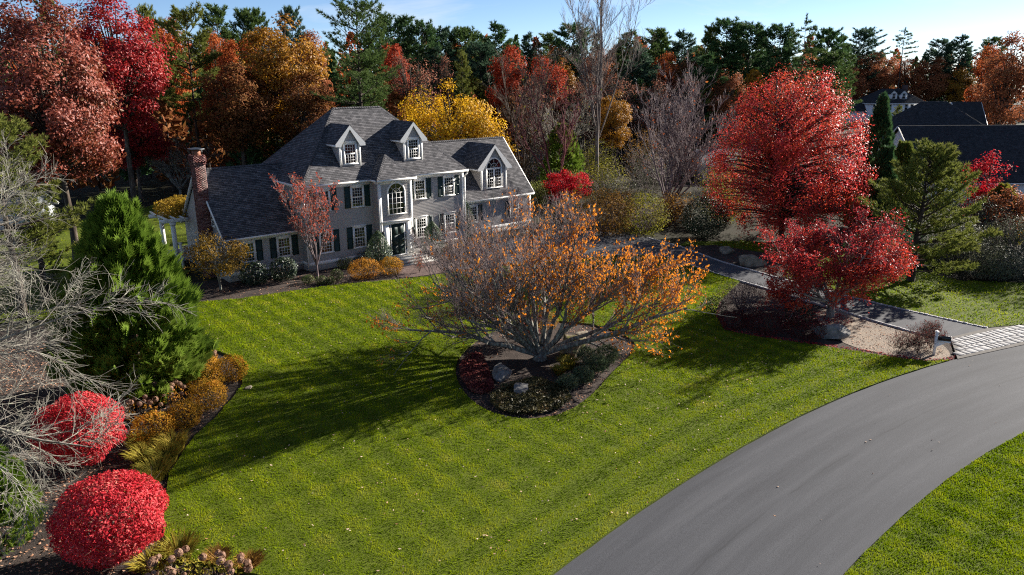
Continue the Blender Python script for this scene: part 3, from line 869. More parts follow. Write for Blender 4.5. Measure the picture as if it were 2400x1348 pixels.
# entrance bay
mb = MB(); YB = -.916; B0, B1 = 5.194, 7.912
clapboards(mb, [(B0, 2.86), (B1, 2.86), (B1, 5.72), (B0, 5.72)], (0, YB, 0), X, (0, -1, 0))
clapboards(mb, [(0, .3), (.916, .3), (.916, 5.72), (0, 5.72)], (B0, 0, 0), (0, -1, 0), (-1, 0, 0))
clapboards(mb, [(0, .3), (.916, .3), (.916, 5.72), (0, 5.72)], (B1, YB, 0), (0, 1, 0), (1, 0, 0))
mb.box(B0, B1, YB, 0, .1, .3)
mb.poly([(B0, YB, .3), (B1, YB, .3), (B1, YB, 2.86), (B0, YB, 2.86)])
b = mb.build('clapboard', M_side, house); b['kind'] = 'stuff'
# white corner boards, friezes
def corner(x, y, z0, z1, sx, sy, w__=.15):
    """L-shaped corner board; sx, sy = outward sides"""
    mb = MB(); mb.box(min(x, x - sx * w__) , max(x, x - sx * w__), min(y, y + sy * .03), max(y, y + sy * .03), z0, z1)
    mb.box(min(x, x + sx * .03), max(x, x + sx * .03), min(y + sy * .03, y - sy * w__), max(y + sy * .03, y - sy * w__), z0, z1); mb.build('corner_board', M_white, house)
corner(0, 0, .55, 5.72, -1, -1); corner(W_, 0, .3, 5.72, 1, -1)
corner(B0, YB, .3, 5.72, -1, -1, .17); corner(B1, YB, .3, 5.72, 1, -1, .17)
corner(-5.24, .934, .55, 2.7, -1, -1); corner(22.0, 1.99, .55, 2.86, 1, -1)
each('frieze', [(.0, B0, -.028, 0, 5.55, 5.74), (B1, W_, -.028, 0, 5.55, 5.74), (B0, B1, YB - .028, YB, 5.55, 5.74), (-.028, 0, 0, 4, 5.55, 5.74), (W_, W_ + .028, 0, 4, 5.55, 5.74), (B1, B1 + .028, YB, -.03, 5.55, 5.74), (B0 - .028, B0, YB, -.03, 5.55, 5.74), (-5.24, 0, .906, .934, 2.52, 2.74), (W_, 22.0, 1.962, 1.99, 2.68, 2.9)], M_white, house)
# eaves: soffit, fascia and gutter
def gutter(a, b, out):
    """white gutter along an eave from a to b; out = outward direction"""
    a = np.array(a, float); b = np.array(b, float); o_ = np.array(out, float)
    t = nrm(b - a)
    mb = MB(); mb.beam(a + o_ * .05 - [0, 0, .06], b + o_ * .05 - [0, 0, .06], .12, .12)
    mb.beam(a - o_ * .13 - [0, 0, .15], b - o_ * .13 - [0, 0, .15], .27, .03); mb.build('gutter', M_white, house)
e = OV
gutter((-e, -e, ZE), (B0 - e, -e, ZE), (0, -1, 0)); gutter((B1 + e, -e, ZE), (W_ + e, -e, ZE), (0, -1, 0))
gutter((B0 - e, YB - e, ZE), (B1 + e, YB - e, ZE), (0, -1, 0))
gutter((B0 - e, YB - e + .1, ZE), (B0 - e, -e, ZE), (-1, 0, 0)); gutter((B1 + e, YB - e + .1, ZE), (B1 + e, -e, ZE), (1, 0, 0))
gutter((-e, -e + .1, ZE), (-e, D_ + e, ZE), (-1, 0, 0)); gutter((W_ + e, -e + .1, ZE), (W_ + e, D_ + e, ZE), (1, 0, 0))
gutter((-5.39, .66, 2.823), (-.03, .66, 2.823), (0, -1, 0)); gutter((W_ + .03, 1.716, 2.988), (22.2, 1.716, 2.988), (0, -1, 0))
def downspout(pts):
    m_ = MB()
    for a, b in zip(pts[:-1], pts[1:]): m_.beam(a, b, .075, .06, (0, 1, 0.01))
    m_.build('downspout', M_white, house)
downspout([(-.2, -.33, 5.8), (-.2, -.30, 5.65), (-.1, -.08, 5.35), (-.1, -.08, .05)])
downspout([(W_ + .2, -.33, 5.8), (W_ + .2, -.3, 5.65), (W_ + .09, -.08, 5.35), (W_ + .09, -.08, .05)])
downspout([(-5.2, .60, 2.74), (-5.2, .84, 2.5), (-5.2, .84, .05)])
# main hipped roof
zr = 10.69
rl, rr_ = (4.689, 4.193, zr), (8.58, 4.193, zr); yb = D_ + OV
planes = [([(-e, -e, ZE), (W_ + e, -e, ZE), rr_, rl], X), ([(W_ + e, yb, ZE), (-e, yb, ZE), rl, rr_], X), ([(-e, yb, ZE), (-e, -e, ZE), rl], Y_), ([(W_ + e, -e, ZE), (W_ + e, yb, ZE), rr_], Y_)]
roof('main_roof', planes, M_roof, house)
cx = (B0 + B1) / 2
planes = [([(B0 - e, YB - e, ZE), (B1 + e, YB - e, ZE), (cx, .324, 7.483)], X),
          ([(B0 - e, 1.4, ZE + .0), (B0 - e, YB - e, ZE), (cx, .324, 7.483), (cx, 1.4, 7.483)], Y_),
          ([(B1 + e, YB - e, ZE), (B1 + e, 1.4, ZE), (cx, 1.4, 7.483), (cx, .324, 7.483)], Y_)]
roof('bay_roof', planes, M_roof, house)
planes = [([(-5.39, .66, 2.823), (0.0, .66, 2.823), (0.0, 3.7, 5.796), (.835, 4.9, 6.97), (-5.39, 4.9, 6.97)], X), ([(.835, 4.9, 6.97), (0.0, 9.14, 2.823), (-5.39, 9.14, 2.823), (-5.39, 4.9, 6.97)], X)]
roof('left_wing_roof', planes, M_roof, house)
planes = [([(W_, 1.716, 2.988), (22.215, 1.716, 2.988), (22.215, 6.043, 7.562), (W_ - 2.0, 6.043, 7.562), (W_, 4.6, 6.037)], X), ([(22.215, 6.043, 7.562), (22.215, 10.37, 2.988), (W_, 10.37, 2.988), (W_ - 1, 6.043, 7.562)], X)]
roof('right_wing_roof', planes, M_roof, house)
# ridge and hip caps
def cap(a, b):
    mb = MB(); uvs = []
    a = np.array(a, float); b = np.array(b, float); n = int(np.linalg.norm(b - a) / .2) + 1
    for i in range(n):
        p = a + (b - a) * i / n; q = a + (b - a) * (i + 1) / n; t = nrm(b - a); s = nrm(np.cross(t, [0, 0, 1.0])); u_ = np.cross(s, t)
        h0, h1 = .045, .022
        for sg in (-1, 1):
            P = [p + u_ * h0, p + s * sg * .14 + u_ * (h0 - .10), q + s * sg * .14 + u_ * (h1 - .10), q + u_ * h1]
            mb.poly(P if sg > 0 else P[::-1]); uvs.extend([(i * .37, sg), (i * .37 + .1, sg + .1), (i * .37 + .1, sg), (i * .37, sg + .1)])
    mb.build('ridge_cap', M_roof, house, uv=np.array(uvs))
for a, b in (((-e, -e, ZE), rl), ((W_ + e, -e, ZE), rr_), ((W_ + e, yb, ZE), rr_), ((-e, yb, ZE), rl), (rl, rr_), ((B0 - e, YB - e, ZE), (cx, .324, 7.483)), ((B1 + e, YB - e, ZE), (cx, .324, 7.483)), ((cx, .324, 7.483), (cx, 1.2, 7.483)), ((-5.39, 4.9, 6.97), (.8, 4.9, 6.97)), ((W_ - 1.8, 6.043, 7.562), (22.215, 6.043, 7.562))): cap(a, b)
# wing walls
mb = MB()
clapboards(mb, [(-5.24, .55), (0, .55), (0, 2.74), (-5.24, 2.74)], (0, .934, 0), X, (0, -1, 0))
clapboards(mb, [(-8.9, .55), (-.934, .55), (-.934, 2.95), (-4.9, 6.8), (-8.9, 2.95)], (-5.24, 0, 0), (0, -1, 0), (-1, 0, 0))
b = mb.build('clapboard', M_side, house); b['kind'] = 'stuff'
mb = MB()
clapboards(mb, [(W_, .55), (22.0, .55), (22.0, 2.9), (W_, 2.9)], (0, 1.99, 0), X, (0, -1, 0))
clapboards(mb, [(1.99, .3), (10.1, .3), (10.1, 3.1), (6.043, 7.4), (1.99, 3.1)], (22.0, 0, 0), (0, 1, 0), (1, 0, 0))
b = mb.build('clapboard', M_side, house); b['kind'] = 'stuff'
# rake boards of the wings
mb = MB()
for x0 in (-5.39, 22.215):
    a, r_, c_ = ((x0, .66, 2.75), (x0, 4.9, 6.9), (x0, 9.14, 2.75)) if x0 < 0 else ((x0, 1.716, 2.92), (x0, 6.043, 7.49), (x0, 10.37, 2.92))
    for p_, q_ in ((a, r_), (r_, c_)): mb = MB(); mb.beam(p_, q_, .05, .2, (1, 0, 0)); mb.build('rake_board', M_white, house)
# dormers
def dormer(name, xc, hw, ht, yf, yo, zt, zp, slope_z, back, win):
    """front wall half width hw, roof half width ht, front y yf, overhang front y yo; slope_z(y) = roof height below"""
    z0 = slope_z(yf); s = (zp - zt) / ht; zw = zp - s * hw - .1      # wall head
    yb_ = back(zp) + .1; d = empty(name); d.parent = house
    mb_ = MB()
    clapboards(mb_, [(xc - hw, z0 - .05), (xc + hw, z0 - .05), (xc + hw, zw), (xc, zp - .12), (xc - hw, zw)], (0, yf, 0), X, (0, -1, 0))
    for sg in (-1, 1):
        pl = [(yf, z0), (back(zw), zw), (yf, zw)]
        if sg < 0: clapboards(mb_, [(-p[0], p[1]) for p in pl], (xc - hw, 0, 0), (0, -1, 0), (-1, 0, 0))
        else: clapboards(mb_, pl, (xc + hw, 0, 0), (0, 1, 0), (1, 0, 0))
    mb_.build('dormer_wall', M_side, d)
    ztb = back(zt) + .15
    roof('dormer_roof', [([(xc - ht, yo, zt), (xc, yo, zp), (xc, yb_, zp), (xc - ht, ztb, zt)][::-1], Y_), ([(xc + ht, yo, zt), (xc + ht, ztb, zt), (xc, yb_, zp), (xc, yo, zp)][::-1], Y_)], M_roof, d)
    mb_ = MB()
    for sg in (-1, 1):
        mb_.slab([(xc, yo - .012, zp - .03), (xc + sg * (ht + .02), yo - .012, zt - .03), (xc + sg * (ht + .02), yo - .012, zt - .03 - .19), (xc + sg * (hw - .05), yo - .012, zt - .22), (xc, yo - .012, zp - .30)][::sg], (0, .04, 0))
        mb_.box(min(xc + sg * (hw - .1), xc + sg * (ht - .02)), max(xc + sg * (hw - .1), xc + sg * (ht - .02)), yo + .03, back(zt - .2), zt - .20, zt - .14)   # soffit
        mb_.box(min(xc + sg * (ht - .04), xc + sg * ht), max(xc + sg * (ht - .04), xc + sg * ht), yo + .028, back(zt - .1), zt - .215, zt - .085)
        mb_.box(min(xc + sg * hw, xc + sg * (hw - .13)), max(xc + sg * hw, xc + sg * (hw - .13)), yf - .03, yf, z0 - .05, zw)
        mb_.box(min(xc + sg * hw, xc + sg * (hw + .03)), max(xc + sg * hw, xc + sg * (hw + .03)), yf - .03, yf + .10, z0 - .05, zw)
    mb_.build('dormer_trim', M_white, d)
    win(d)
    return d
bk = lambda z: (z - ZE) / RS - OV
for xc in (3.957, 9.17):
    dormer('dormer', xc, .803, 1.139, .615, .45, 8.445, 9.689, mr, bk, lambda d, xc=xc: window(d, xc - .53, .615, 6.97, 1.06, 1.55))
S3 = 4.574 / 4.327; w3 = lambda y: 2.988 + S3 * (y - 1.716); bk3 = lambda z: (z - 2.988) / S3 + 1.716
dormer('dormer', 18.18, 1.36, 1.80, 2.321, 2.12, 5.49, 7.375, w3, bk3, lambda d: arch_window(d, 18.18 - .87, 2.321, 3.72, 1.74, 1.68, 4, 4, 3, True))
# windows and shutters
for x in (.837, 3.446, 8.69, 11.33):
    window(house, x, 0, 3.99, 1.06, 1.56); window(house, x, 0, 1.06, 1.06, 1.62, 0, .05)
    for z, h in ((4.0, 1.52), (1.08, 1.56)):
        shutter(house, x - .47, -.0, z, .43, h); shutter(house, x + 1.10, -.0, z, .43, h)
window(house, 0, 1.28, 4.0, .98, 1.56, -math.pi / 2); window(house, -5.24, 3.1, 3.4, .75, 1.0, -math.pi / 2, 0, 3, 2)
for x in (-1.83, -4.35):
    window(house, x, .934, 1.06, 1.06, 1.44); shutter(house, x - .47, .934, 1.08, .43, 1.4); shutter(house, x + 1.10, .934, 1.08, .43, 1.4)
window(house, 15.1, 1.99, 1.06, 1.06, 1.5); shutter(house, 14.63, 1.99, 1.08, .43, 1.45); shutter(house, 16.2, 1.99, 1.08, .43, 1.45)
window(house, 19.6, 1.99, 1.0, 1.06, 1.56); shutter(house, 19.13, 1.99, 1.02, .43, 1.5); shutter(house, 20.7, 1.99, 1.02, .43, 1.5)
arch_window(house, 5.82, YB, 3.31, 1.54, 1.56, 4, 4)
# front door with sidelights
dr = MB(); y0 = YB
dr.box(5.42, 5.86, y0 - .06, y0, .33, 2.62); dr.box(7.30, 7.72, y0 - .06, y0, .33, 2.62); dr.box(5.36, 7.78, y0 - .065, y0, 2.62, 2.80); dr.box(5.28, 7.86, y0 - .16, y0, 2.80, 2.87)
dr.box(5.98, 6.03, y0 - .05, y0, .33, 2.62); dr.box(7.13, 7.18, y0 - .05, y0, .33, 2.62)
dr.box(5.80, 7.36, y0 - .16, y0, .27, .33)
frm = dr.build('door_surround', M_white, house)
dm = MB(); dm.box(6.04, 7.12, y0 - .035, y0, .34, 2.61)
for zx in ((.42, 1.02), (1.1, 1.75), (1.83, 2.5)):
    for xa in (6.12, 6.60): dm.box(xa, xa + .43, y0 - .047, y0 - .035, zx[0], zx[1])
door = dm.build('door', M_door, house)
hm = MB(); hm.box(7.02, 7.07, y0 - .09, y0 - .036, 1.28, 1.33); hm.build('handle', plain('brass', (.5, .36, .12), .3, .05, 3, 0, 40, .5, 1.0), door)
for xa in (5.87, 7.19):
    gm = MB(); gm.box(xa, xa + .10, y0 - .03, y0 - .001, .6, 2.6); sl = gm.build('sidelight', M_glass, house)
    gm = MB()
    for z in (1.0, 1.4, 1.8, 2.2): gm.box(xa, xa + .10, y0 - .038, y0 - .03, z, z + .02)
    gm.box(xa, xa + .10, y0 - .036, y0, .33, .6)
    gm.build('muntins', M_white, sl)
# lanterns beside the door
for xa in (5.28, 7.82):
    lm = MB(); lm.box(xa - .05, xa + .05, y0 - .05, y0 - .03, 1.85, 2.15); lm.beam((xa, y0 - .05, 2.1), (xa, y0 - .18, 2.18), .03, .03)
    lm.box(xa - .075, xa + .075, y0 - .255, y0 - .105, 1.82, 1.85); lm.box(xa - .085, xa + .085, y0 - .265, y0 - .095, 2.12, 2.15)
    for sx in (-.07, .06):
        for sy in (-.25, -.12): lm.box(xa + sx, xa + sx + .012, y0 + sy, y0 + sy + .012, 1.85, 2.12)
    lm.add([(xa - .085, y0 - .265, 2.15), (xa + .085, y0 - .265, 2.15), (xa + .085, y0 - .095, 2.15), (xa - .085, y0 - .095, 2.15), (xa, y0 - .18, 2.26)], None, [(0, 1, 4), (1, 2, 4), (2, 3, 4), (3, 0, 4)])
    ln_ = lm.build('wall_lantern', M_metal, house)
    gm = MB(); gm.box(xa - .055, xa + .055, y0 - .235, y0 - .125, 1.86, 2.11); gm.build('lantern_glass', M_glass, ln_)
# stoop and steps
for (x0, x1, ya, yb2, z) in ((5.3, 8.2, YB - 1.35, YB, .26), (5.4, 8.4, YB - 1.75, YB - 1.352, .13), (5.4, 8.5, YB - 2.2, YB - 1.752, .02)):
    st = MB(); st.box(x0, x1, ya, yb2, z - .16, z - .05); st.box(x0 - .04, x1 + .04, ya - .05, yb2 - .004, z - .05, z)
    st.build('step', M_step, house)
# chimney: core and laid bricks
ch = MB(); CX0, CX1, CY0, CY1, CZ = -5.95, -5.25, 3.0, 3.85, 8.05
ch.box(CX0 + .02, CX1, CY0 + .02, CY1 - .02, -.1, CZ - .02)
chim = ch.build('chimney', M_mortar, house)
def brick_mat():
    m, n, o = new_mat('red_brick'); a = N(n, 'ShaderNodeAttribute'); a.attribute_name = 'Col'
    s = N(n, 'ShaderNodeSeparateColor'); n.links.new(a.outputs['Color'], s.inputs['Color'])
    r = ramp(n, [(0, (.06, .022, .022)), (.35, (.13, .05, .045)), (.7, (.18, .08, .07)), (1, (.27, .16, .145))]); n.links.new(s.outputs[0], r.inputs['Fac'])
    b = N(n, 'ShaderNodeBsdfPrincipled'); b.inputs['Roughness'].default_value = .9; b.inputs['Specular IOR Level'].default_value = .15
    n.links.new(r.outputs['Color'], b.inputs['Base Color']); n.links.new(b.outputs['BSDF'], o.inputs['Surface']); return m
rng = np.random.default_rng(8); bm_ = MB(); z = -.1; row = 0
while z < CZ:
    off = .045 * (z > 7.45) + .035 * (z > 7.58) - .03 * (z > 7.9)
    x0, x1, y0_, y1 = CX0 - off, CX1 + (off if z > 7.2 else 0), CY0 - off, CY1 + off
    bl = .20; s0 = 0 if row % 2 else bl / 2
    for (ax, lo_, hi_, fx) in (('x', x0, x1, y0_), ('x', x0, x1, y1 - .06), ('y', y0_, y1, x0), ('y', y0_, y1, x1 - .06)):
        if ax == 'y' and fx > -5.9 and z < 6.9: continue
        p = lo_ - s0
        while p < hi_ - .02:
            a, b2 = max(p, lo_), min(p + bl - .012, hi_); c_ = rng.random()
            if b2 - a > .03:
                j = rng.uniform(-.004, .004)
                if ax == 'x': bm_.box(a, b2, fx + j + (.061 if (row + 0) % 2 and 0 else 0), fx + .06 + j, z, z + .062, (c_, 0, 0))
                else: bm_.box(fx + j, fx + .06 + j, a + .061, b2 - .061 if b2 >= hi_ - .001 else b2, z, z + .062, (c_, 0, 0))
            p += bl
    z += .073; row += 1
b = bm_.build('brickwork', brick_mat(), chim); b['kind'] = 'stuff'
fl = MB(); fl.box(-5.8, -5.4, 3.2, 3.65, CZ - .02, 8.38); fl.build('flue', plain('terracotta_flue', (.30, .13, .08), .8), chim)
cp = MB(); cp.box(-6.02, -5.2, 2.98, 3.87, 8.42, 8.47); cp.add([(-6.02, 2.98, 8.47), (-5.2, 2.98, 8.47), (-5.2, 3.87, 8.47), (-6.02, 3.87, 8.47), (-5.61, 3.42, 8.56)], None, [(0, 1, 4), (1, 2, 4), (2, 3, 4), (3, 0, 4)])
for sx in (-5.9, -5.36):
    for sy in (3.08, 3.74): cp.box(sx, sx + .03, sy, sy + .03, CZ, 8.42)
cp.build('chimney_cap', M_metal, chim)

# ------------------------------------------------------------------ neighbouring buildings, pergola, shed, mailbox, boulders
M_wsiding = plain('white_siding', (.70, .71, .73), 0.6, 0.05, 1.0)
M_bsiding = plain('blue_grey_siding', (.13, .18, .25), 0.6, 0.08, 1.0)
M_gsiding = plain('pale_grey_siding', (.42, .44, .46), 0.6, 0.06, 1.0)

def local(rz, ox, oy):
    c, s = math.cos(rz), math.sin(rz)
    return lambda x, y, z: (ox + c * x - s * y, oy + s * x + c * y, z)

def gable_block(parent, x0, x1, y0, y1, ze, zr, wall, roofm, ov=.35, rake=True):
    """block with its ridge along local x"""
    ym = (y0 + y1) / 2; mb = MB(); s = (zr - ze) / (ym - y0 + ov)
    mb.box(x0, x1, y0, y1, -.2, ze)
    for x in (x0, x1): mb.poly([(x, y0, ze), (x, y1, ze), (x, ym, zr - .15)])
    mb.build('wall', wall, parent)
    roof('roof', [([(x0 - ov, y0 - ov, ze), (x1 + ov, y0 - ov, ze), (x1 + ov, ym, zr), (x0 - ov, ym, zr)], (1, 0, 0)), ([(x0 - ov, y1 + ov, ze), (x1 + ov, y1 + ov, ze), (x1 + ov, ym, zr), (x0 - ov, ym, zr)], (1, 0, 0))], roofm, parent)
    if rake:
        mb = MB()
        for x in (x0 - ov - .03, x1 + ov + .03):
            mb.beam((x, y0 - ov, ze - .1), (x, ym, zr - .1), .05, .16, (1, 0, 0)); mb.beam((x, ym, zr - .1), (x, y1 + ov, ze - .1), .05, .16, (1, 0, 0))
        for y in (y0 - ov, y1 + ov): mb.box(x0 - ov, x1 + ov, y - .05, y + .05, ze - .22, ze - .095)
        mb.build('trim', M_white, parent)

def hip_block(parent, x0, x1, y0, y1, ze, zr, inset, wall, roofm, ov=.4):
    ym = (y0 + y1) / 2; mb = MB(); mb.box(x0, x1, y0, y1, -.2, ze); mb.build('wall', wall, parent)
    a, b, c, d = (x0 - ov, y0 - ov, ze), (x1 + ov, y0 - ov, ze), (x1 + ov, y1 + ov, ze), (x0 - ov, y1 + ov, ze)
    l, r = (x0 + inset, ym, zr), (x1 - inset, ym, zr)
    roof('roof', [([a, b, r, l], (1, 0, 0)), ([c, d, l, r], (1, 0, 0)), ([d, a, l], (0, 1, 0)), ([b, c, r], (0, 1, 0))], roofm, parent)
    mb = MB()
    for p, q in ((a, b), (b, c), (c, d), (d, a)): mb.beam((p[0], p[1], ze - .16), (q[0], q[1], ze - .16), .1, .14)
    mb.build('trim', M_white, parent)

def far_window(parent, x, y, z, w_, h, rz=0):
    k = ('far', w_, h)
    if k not in _wc:
        mb = MB(); t = .09
        mb.box(0, t, -.06, 0, 0, h); mb.box(w_ - t, w_, -.06, 0, 0, h); mb.box(t, w_ - t, -.06, 0, 0, t); mb.box(t, w_ - t, -.06, 0, h - t, h); mb.box(t, w_ - t, -.05, 0, h / 2 - .03, h / 2 + .03)
        g = MB(); g.box(t, w_ - t, -.03, -.005, t, h - t)
        _wc[k] = (mb.mesh('window', M_white), g.mesh('pane', M_glass))
    o = link('window', _wc[k][0], parent, (x, y, z), rz); link('pane', _wc[k][1], o)
    return o

# white house far right
wh = empty('white_house', (179.5, 40.0, 0), 'distant white house with two small dormers above the dark roof at right', 'house', None, math.radians(-42))
hip_block(wh, -6.8, 7.2, 0, 10, 5.3, 8.7, 4.6, M_wsiding, M_roofdark)
for x in (-5.6, -3.9, -1.6, 0.5, 2.4, 3.8, 6.0): far_window(wh, x - .45, 0, 3.5, .8, 1.5)
for x in (-5.6, -3.9, -1.2, 2.4, 3.8, 6.0): far_window(wh, x - .45, 0, .7, .8, 1.6)
for x in (-.6, 1.9):
    d = empty('dormer'); d.parent = wh
    mb = MB(); mb.box(x - .85, x + .85, 1.1, 3.6, 5.9, 7.6); mb.poly([(x - .85, 1.1, 7.6), (x + .85, 1.1, 7.6), (x, 1.1, 8.4)]); mb.build('dormer_wall', M_wsiding, d)
    roof('dormer_roof', [([(x - 1.05, .9, 7.5), (x, .9, 8.5), (x, 4.6, 8.5), (x - 1.05, 3.6, 7.5)], (0, 1, 0)), ([(x + 1.05, .9, 7.5), (x + 1.05, 3.6, 7.5), (x, 4.6, 8.5), (x, .9, 8.5)], (0, 1, 0))], M_roofdark, d)
    far_window(d, x - .45, 1.1, 6.2, .9, 1.5)
mb = MB(); mb.box(3.4, 4.6, 5.2, 6.0, 7.6, 9.6); mb.build('chimney', plain('dark_brick', (.08, .05, .045), .9), wh)
gable_block(wh, -11.5, -7.25, 1.5, 8, 3.2, 6.0, M_wsiding, M_roofdark)

# dark roofed house right
dk = empty('dark_roof_house', (60.9, -14.0, 0), 'neighbouring house whose big dark roof fills the right background', 'house', None, math.radians(-38))
gable_block(dk, 0.3, 19.0, -2.2, 9.6, 2.2, 7.5, M_wsiding, M_roofdark)
hip_block(dk, 0.2, 17.0, 4.5, 20.0, 3.2, 9.7, 7.0, M_wsiding, M_roofdark)
gable_block(dk, 14.6, 17.6, 14.0, 22.0, 3.4, 9.4, M_wsiding, M_roofdark)
far_window(dk, 0.3, 5.0, 3.2, 1.3, 1.9, -math.pi / 2)
far_window(dk, 0.3, 6.4, 0.8, .9, 1.5, -math.pi / 2)
for x in (1.5, 5.0, 9.0, 13.0): far_window(dk, x, -2.2, .4, 1.0, 1.4)
mb = MB(); mb.beam((-3.0, 5.4, 4.0), (-3.0, 5.4, 5.6), .12, .12, (1, 0, 0)); mb.build('vent_pipe', M_white, dk)

# blue-grey twin gabled house in the middle background
bh = empty('blue_gabled_house', (77.5, 32.5, 0), 'blue-grey house with white-edged gables behind the multi-stemmed bare tree', 'house', None, math.radians(-40))
gable_block(bh, -7, 9, 2, 10, 5.6, 9.2, M_bsiding, M_roofdark)
for x, w_, zr_, m_ in ((-3.6, 1.25, 10.3, M_gsiding), (5.3, 2.1, 10.0, M_bsiding)):
    g = empty('front_gable'); g.parent = bh
    mb = MB(); mb.box(x - w_, x + w_, .2, 5, -.2, zr_ - w_ * 1.5); mb.poly([(x - w_, .2, zr_ - w_ * 1.5), (x + w_, .2, zr_ - w_ * 1.5), (x, .2, zr_ - .1)]); mb.build('gable_wall', m_, g)
    zb = zr_ - (w_ + .25) * 1.5
    roof('gable_roof', [([(x - w_ - .25, -.1, zb), (x, -.1, zr_), (x, 6, zr_), (x - w_ - .25, 6, zb)], (0, 1, 0)), ([(x + w_ + .25, -.1, zb), (x + w_ + .25, 6, zb), (x, 6, zr_), (x, -.1, zr_)], (0, 1, 0))], M_roofdark, g)
    mb = MB(); mb.beam((x - w_ - .25, -.13, zb - .1), (x, -.13, zr_ - .1), .05, .22, (0, 1, 0)); mb.beam((x, -.13, zr_ - .1), (x + w_ + .25, -.13, zb - .1), .05, .22, (0, 1, 0)); mb.build('rake_board', M_white, g)
    for z in (1.0, 3.9): far_window(g, x - .5, .2, z, 1.0, 1.5)
far_window(bh, -.6, 2.0, 3.6, 1.0, 1.5); far_window(bh, 1.4, 2.0, 3.6, 1.0, 1.5)
mb = MB(); mb.box(-8.5, -7.2, 5, 6, 4, 10.5); mb.build('chimney', plain('grey_stone', (.3, .28, .27), .9), bh)

# low grey-roofed outbuildings between the trees
for (x, y, rz, L_, zr_, lab) in ((44.5, 25.0, -38, 7.5, 3.3, 'low grey-roofed outbuilding right of the yellow maple'), (59.5, 6.5, -40, 7.0, 3.6, 'low grey-roofed outbuilding left of the great red maple')):
    ob = empty('outbuilding', (x, y, 0), lab, 'outbuilding', None, math.radians(rz))
    gable_block(ob, -L_ / 2, L_ / 2, 0, 8, 2.1, zr_, M_gsiding, M_roofgrey)
    far_window(ob, -1, 0, .6, 1.0, 1.2)
nb = empty('grey_roof_house', (43.0, 45.0, 0), 'grey-roofed house peeking out right of the yellow maple top', 'house', None, math.radians(-30))
gable_block(nb, -8, 8, 0, 9, 4.6, 8.2, M_gsiding, M_roofdark); far_window(nb, -5, 0, 2.4, 1, 1.5); far_window(nb, 4, 0, 2.4, 1, 1.5)

# shed at the left edge
sh = empty('garden_shed', (-13.0, 30.6, 0), 'small pale shed seen through the bare branches at left', 'shed', None, math.radians(-50))
gable_block(sh, -2.2, 1.6, -.2, 2.6, 2.0, 3.3, M_gsiding, M_roofgrey, .25)
far_window(sh, -.8, -.2, .7, .8, 1.0)

# pergola and deck railing behind the chimney
pg = empty('pergola', (-5.6, 8.4, 0), 'white pergola under yellow vine left of the brick chimney', 'pergola')
for x, y in ((-.7, -.2), (1.6, -.2), (-.7, 2.6), (1.6, 2.6)):
    mb = MB(); mb.box(x - .13, x + .13, y - .13, y + .13, 0, 3.0); mb.box(x - .18, x + .18, y - .18, y + .18, 0, .25); mb.box(x - .17, x + .17, y - .17, y + .17, 2.8, 3.0); mb.build('post', M_white, pg)
for y in (-.2, 2.6):
    mb = MB(); mb.box(-1.5, 2.4, y - .09, y + .09, 3.003, 3.25); mb.build('beam', M_white, pg)
for i in range(7):
    x = -1.2 + i * .55; mb = MB(); mb.box(x - .04, x + .04, -.9, 3.3, 3.253, 3.40); mb.build('rafter', M_white, pg)
dk2 = empty('deck_railing', (-6.4, 6.6, 0), 'white baluster railing of the raised deck beside the brick chimney', 'railing')
for x in (0, 1.2):
    mb = MB(); mb.box(x - .07, x + .07, -.07, .07, .0, 1.75); mb.box(x - .11, x + .11, -.11, .11, 1.75, 1.82); mb.build('post', M_white, dk2)
mb = MB(); mb.box(.07, 1.13, -.03, .03, 1.52, 1.58); mb.build('rail', M_white, dk2); mb = MB(); mb.box(.07, 1.13, -.03, .03, .72, .77); mb.build('rail', M_white, dk2)
for i in range(8):
    x = .14 + i * .13; mb = MB(); mb.box(x - .018, x + .018, -.018, .018, .77, 1.52); mb.build('baluster', M_white, dk2)
mb = MB(); mb.box(-.2, 1.25, -.2, 3.4, .55, .68); mb.build('deck_floor', plain('grey_deck', (.20, .22, .25), .8), dk2)

# mailbox
ml = empty('mailbox', (15.85, -34.5, -.04), 'black mailbox on a white wooden post beside the paved apron', 'mailbox', None, math.radians(-62))
mb = MB(); mb.box(-.06, .06, -.06, .06, 0, 1.16); mb.box(-.085, .085, -.085, .085, 1.16, 1.19); mb.box(-.07, .07, -.07, .07, .98, 1.01)
mb.add([(-.085, -.085, 1.19), (.085, -.085, 1.19), (.085, .085, 1.19), (-.085, .085, 1.19), (0, 0, 1.26)], None, [(0, 1, 4), (1, 2, 4), (2, 3, 4), (3, 0, 4)])
mb.build('post', M_white, ml)
mb = MB(); mb.box(.06, .62, -.05, .05, .68, .78); mb.slab([(.06, -.04, .68), (.06, -.04, .42), (.42, -.04, .68)], (0, .08, 0)); mb.build('support_arm', M_white, ml)
M_mbox = plain('black_mailbox_paint', (.012, .012, .013), .35, .1, 5.0, 0, 40, .5)
mb = MB(); prof_ = [(-.09, .785), (.09, .785)] + [(.09 * math.cos(a), .91 + .09 * math.sin(a)) for a in np.linspace(0, math.pi, 9)]
n_ = len(prof_); V = [(x, y, z) for x in (.08, .60) for y, z in prof_]
mb.add(V, [(i, (i + 1) % n_, n_ + (i + 1) % n_, n_ + i) for i in range(n_)], [(0, i + 1, i) for i in range(1, n_ - 1)])
mb.build('box', M_mbox, ml)
mb = MB(); V = [(x, y * 1.06, .89 + (z - .89) * 1.05) for x in (.60, .615) for y, z in prof_]
mb.add(V, [(i, (i + 1) % n_, n_ + (i + 1) % n_, n_ + i) for i in range(n_)], [(n_, n_ + i, n_ + i + 1) for i in range(1, n_ - 1)]); mb.box(.616, .63, -.02, .02, .96, .985)
mb.build('door', M_mbox, ml)
